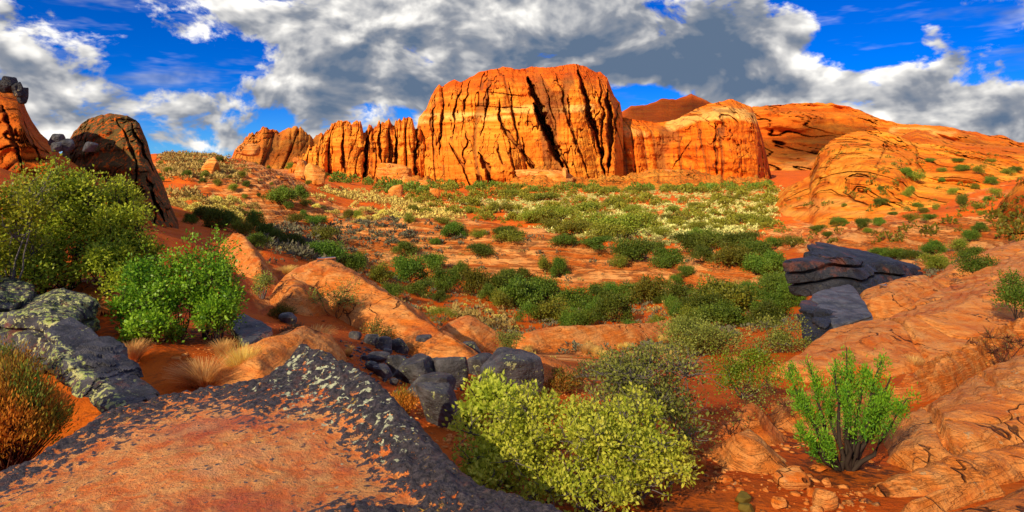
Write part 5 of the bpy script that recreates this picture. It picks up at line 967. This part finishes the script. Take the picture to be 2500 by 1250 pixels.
def scatter(n, poly, dlo, dhi, seed, thr=-.1, sc=.02):
    """random ground points seen inside a polygon of the photograph"""
    rng = np.random.default_rng(seed); out = []; P = np.array(poly)
    while len(out) < n:
        px = rng.uniform(P[:, 0].min(), P[:, 0].max(), 4000); D = np.exp(rng.uniform(math.log(dlo), math.log(dhi), 4000)); z = gz(px, D); py = HZ - z / D * F
        X = (px - 1250) / F * D; ok = in_poly(px + rng.normal(size=4000) * 22, py + rng.normal(size=4000) * 5, poly) & (fbm(X * sc, D * sc, 0, 3, seed) > thr + rng.uniform(-.2, .2, 4000)); out += list(zip(X[ok], D[ok], z[ok], px[ok]))
    return out[:n]
VALLEY = [(1020, 505), (1300, 470), (1900, 455), (1940, 470), (1890, 520), (1830, 570), (1640, 600), (1540, 585), (1380, 590), (1190, 560), (1130, 540)]
pts = scatter(4300, VALLEY, 105, 440, 1, thr=-.12, sc=.035); pts.sort(key=lambda q: q[1])
HILL = [(385, 380), (470, 362), (560, 400), (600, 440), (520, 470), (640, 540), (440, 530), (400, 440)]
pts2 = scatter(620, HILL + [], 60, 168, 2, thr=-.3); MID = [(770, 460), (900, 470), (1080, 500), (1130, 545), (900, 540), (740, 530), (740, 480)]
pts3 = scatter(700, MID, 100, 330, 3, thr=-.25); pts3.sort(key=lambda q: q[1]); pts2.sort(key=lambda q: q[1])
FLOORP = [(640, 560), (900, 540), (1200, 560), (1250, 620), (1150, 640), (960, 640), (740, 640)]; pts4 = scatter(420, FLOORP, 34, 110, 4, thr=-.2, sc=.06)
HOLP = [(980, 740), (1200, 770), (1290, 800), (1240, 810), (1060, 760)]; pts5 = scatter(70, HOLP, 24, 60, 5, thr=-.4, sc=.1)
def sages(points, key, lo, hi, name, label, group, stuff_label, cap, seed):
    rng = random.Random(seed); big = []
    for i, (X, Y, Z, px) in enumerate(points):
        w = rng.uniform(lo, hi); rz = rng.uniform(0, 6.28)
        if i < cap:
            o = link(name, SG[key][i % 3], loc=(X, Y, Z - .05 * w)); o.scale = (w, w, w * rng.uniform(.75, 1.05)); o.rotation_euler = (0, 0, rz); tag(o, label, 'shrub', group)
        else: big.append((X, Y, Z, w, rz))
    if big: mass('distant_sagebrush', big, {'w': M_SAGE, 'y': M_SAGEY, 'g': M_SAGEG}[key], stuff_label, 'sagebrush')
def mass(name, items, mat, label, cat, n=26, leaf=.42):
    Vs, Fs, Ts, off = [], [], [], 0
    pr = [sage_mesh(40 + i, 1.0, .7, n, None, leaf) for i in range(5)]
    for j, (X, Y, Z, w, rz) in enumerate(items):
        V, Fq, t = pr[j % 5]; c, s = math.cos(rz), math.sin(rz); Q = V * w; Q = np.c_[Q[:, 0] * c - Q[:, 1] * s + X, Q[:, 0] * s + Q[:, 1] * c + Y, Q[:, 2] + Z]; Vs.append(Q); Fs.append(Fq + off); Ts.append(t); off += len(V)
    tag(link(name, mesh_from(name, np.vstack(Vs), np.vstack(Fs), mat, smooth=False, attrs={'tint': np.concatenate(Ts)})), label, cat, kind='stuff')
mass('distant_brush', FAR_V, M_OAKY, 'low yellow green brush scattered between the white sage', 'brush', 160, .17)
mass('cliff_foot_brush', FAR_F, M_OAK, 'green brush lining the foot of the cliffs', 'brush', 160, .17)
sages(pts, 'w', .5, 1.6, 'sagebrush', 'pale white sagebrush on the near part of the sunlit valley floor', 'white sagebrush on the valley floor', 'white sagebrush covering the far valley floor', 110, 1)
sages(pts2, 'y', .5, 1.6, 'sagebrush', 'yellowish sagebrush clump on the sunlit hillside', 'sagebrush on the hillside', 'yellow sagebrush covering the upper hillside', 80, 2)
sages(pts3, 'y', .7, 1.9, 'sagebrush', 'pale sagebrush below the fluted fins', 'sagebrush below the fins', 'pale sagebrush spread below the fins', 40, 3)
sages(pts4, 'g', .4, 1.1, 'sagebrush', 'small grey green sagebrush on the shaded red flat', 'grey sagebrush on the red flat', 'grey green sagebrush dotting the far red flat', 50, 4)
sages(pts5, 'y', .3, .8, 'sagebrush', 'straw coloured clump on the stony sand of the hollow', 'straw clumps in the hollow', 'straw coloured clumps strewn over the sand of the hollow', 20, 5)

FG = [(420, 900), (560, 760), (700, 790), (900, 760), (1100, 860), (1250, 880), (1430, 900), (1700, 1000), (1900, 1000), (2150, 1120), (2100, 1260), (1500, 1260), (1100, 1100), (900, 930), (640, 900)]
def gravel(pts, lo, hi, mat, label, seed):
    rng = np.random.default_rng(seed); v0, f0 = ico(1); Vs, Fs, off = [], [], 0
    for (X, Y, Z, px) in pts:
        w = lo * (hi / lo) ** (rng.uniform() ** 2.2); q = v0 * (1 + .25 * rng.normal(size=(len(v0), 1))) * np.array([w, w * rng.uniform(.6, 1), w * rng.uniform(.3, .6)]); a = rng.uniform(0, 6.28); c, s_ = math.cos(a), math.sin(a)
        Vs.append(np.c_[q[:, 0] * c - q[:, 1] * s_ + X, q[:, 0] * s_ + q[:, 1] * c + Y, q[:, 2] + Z + .1 * w]); Fs.append(f0 + off); off += len(v0)
    tag(link('gravel', mesh_from('gravel', np.vstack(Vs), np.vstack(Fs), mat, smooth=False, attrs={'lichen': np.full(off, -.6)})), label, 'gravel', kind='stuff')
gravel(scatter(4200, FG, 3.6, 13, 31, thr=-.1, sc=.8), .008, .05, M_STONE, 'red sandstone chips and grit on the sand', 1)
gravel(scatter(900, [(840, 830), (1120, 830), (1200, 930), (1000, 960), (860, 930)], 6, 12, 32, thr=-.1, sc=.8), .01, .05, M_BASALT, 'dark basalt grit around the boulders', 2)
TU = scatter(1500, [(560, 560), (900, 540), (1200, 560), (1700, 640), (1900, 700), (2300, 600), (2400, 650), (1900, 800), (1650, 860), (1250, 860), (1050, 790), (800, 650), (640, 640)], 15, 110, 33, thr=-.15, sc=.12)
rq = random.Random(8); mass('ground_scrub', [(a, b_, c, rq.uniform(.10, .45) * (.6 + b_ / 60), rq.uniform(0, 6.28)) for (a, b_, c, d_) in TU], M_SAGEG, 'low grey green scrub dotted over sand and slickrock', 'scrub', 24, .34)
TU = scatter(900, [(560, 560), (900, 540), (1200, 560), (1700, 640), (1900, 700), (1900, 800), (1650, 900), (1250, 900), (1050, 790), (800, 650), (640, 640)], 12, 100, 34, thr=-.15, sc=.12)
mass('dry_grass', [(a, b_, c, rq.uniform(.12, .34) * (.6 + b_ / 60), rq.uniform(0, 6.28)) for (a, b_, c, d_) in TU], M_SAGEY, 'straw coloured dry grass dotted over the slope', 'grass', 24, .34)
# shrubs rooted on the orange dome and its right slope (placed on that surface by casting a ray)
bpy.context.view_layer.update(); dg = bpy.context.evaluated_depsgraph_get()
def cast(px, py):
    d = Vector(((px - 1250) / F, 1.0, -(py - HZ) / F)).normalized(); o = Vector((0, 0, 0)) + d * 40.0
    hit, loc, nrm, idx, ob, mt = scene.ray_cast(dg, o, d); return (np.array(loc), ob.name) if hit else (None, None)
for i, (px, py, w, h) in enumerate([(2230, 440, 50, 22), (2210, 430, 30, 18), (2300, 420, 22, 10), (2350, 418, 36, 14), (2390, 425, 30, 16), (2150, 500, 36, 14), (2215, 480, 24, 18), (2225, 470, 18, 14), (2325, 475, 24, 14), (2420, 450, 30, 16), (2430, 478, 28, 16), (2350, 505, 28, 26), (2285, 512, 16, 14), (2240, 506, 24, 10), (2380, 462, 20, 12), (2150, 465, 14, 10), (2060, 505, 16, 8), (2340, 395, 30, 8), (2460, 425, 34, 12), (2300, 445, 20, 10), (2385, 510, 20, 12), (2410, 490, 18, 10), (2395, 525, 22, 10), (2270, 395, 26, 8), (2420, 395, 20, 8), (2180, 525, 22, 8), (2255, 520, 26, 12), (2480, 420, 30, 12)]):
    loc, nm = cast(px, py)
    if loc is None or loc[1] > 400: continue
    s = loc[1] / F; copy_shrub(OAKP[i % 4] if i % 2 else SUNP[i % 3], loc - np.array([0, 0, .1]), w * s, h * s * 1.2, i * 1.3, DOMEB, 'shrubs on the slickrock dome', parts=w > 26)

rq = np.random.default_rng(4); DS = []
for i in range(900):
    px, py = rq.uniform(1900, 2500), rq.uniform(350, 600)
    if vnoise(np.array([px * .012]), np.array([py * .03]), np.array([0.]), 77)[0] + rq.uniform(-.5, .5) < .1: continue
    loc, nm = cast(px, py)
    if loc is None or loc[1] > 420 or not nm.startswith(('hill', 'ground')): continue
    DS.append((loc[0], loc[1], loc[2] - .1, rq.uniform(.3, 1.5), rq.uniform(0, 6.28)))
mass('slope_scrub', DS, M_OAKY, 'tiny scrub tufts in the cracks of the right slickrock slopes', 'scrub', 40, .3)
# ------------------------------------------------------------------ the cloud that shades the foreground: a cumulus up the sun's line
def cloud(label, thin, dist, spots):
    m = bpy.data.materials.new('cloud'); m.use_nodes = True; t = NT(m.node_tree); t.n.clear()
    d = t.add('ShaderNodeBsdfDiffuse'); d.inputs[0].default_value = (.9, .9, .9, 1); tr = t.add('ShaderNodeBsdfTranslucent'); tr.inputs[0].default_value = (.9, .9, .9, 1); tp = t.add('ShaderNodeBsdfTransparent')
    a = t.add('ShaderNodeMixShader'); a.inputs[0].default_value = .5; t.l.new(d.outputs[0], a.inputs[1]); t.l.new(tr.outputs[0], a.inputs[2])
    b_ = t.add('ShaderNodeMixShader'); b_.inputs[0].default_value = thin; t.l.new(a.outputs[0], b_.inputs[1]); t.l.new(tp.outputs[0], b_.inputs[2]); o = t.add('ShaderNodeOutputMaterial'); t.l.new(b_.outputs[0], o.inputs[0])
    v0, f0 = ICO[4]; VV, FF, off = [], [], 0
    for (tx, ty, tz, r) in spots:
        v = v0 * (1 + .22 * fbm(v0[:, 0] * 2 + tx, v0[:, 1] * 2 + ty, v0[:, 2] * 2, 4, 9))[:, None] * np.array([r, r, r * .55]); VV.append(v + np.array([tx, ty, tz])); FF.append(f0 + off); off += len(v)
    tag(link('cloud', mesh_from('cloud', np.vstack(VV), np.vstack(FF), m), loc=SUN * dist), label, kind='structure')
cloud('thin low cumulus cloud behind the viewpoint', .90, 1500, [(tx, ty, -8, r) for (tx, ty, r) in [(0, 10, 26), (-30, 20, 18), (30, 15, 26), (10, 50, 26), (50, 45, 22), (-8, -20, 26), (70, 60, 16), (25, 78, 19), (-14, 60, 20), (60, 10, 24), (-12, 88, 12), (48, 76, 16), (90, 40, 22), (-35, -10, 24)]])
far = lambda px, py, D, r: (*at(px, py, D), r)
cloud('broad cumulus cloud behind the viewpoint shading the far plateau', .62, 5200, [far(1640, 260, 1750, 150), far(1760, 270, 1750, 120), far(1930, 300, 1080, 95), far(2050, 290, 1080, 90), far(1990, 340, 1000, 70), far(2160, 320, 1050, 70), far(690, 340, 960, 60), far(2430, 345, 1050, 60)])
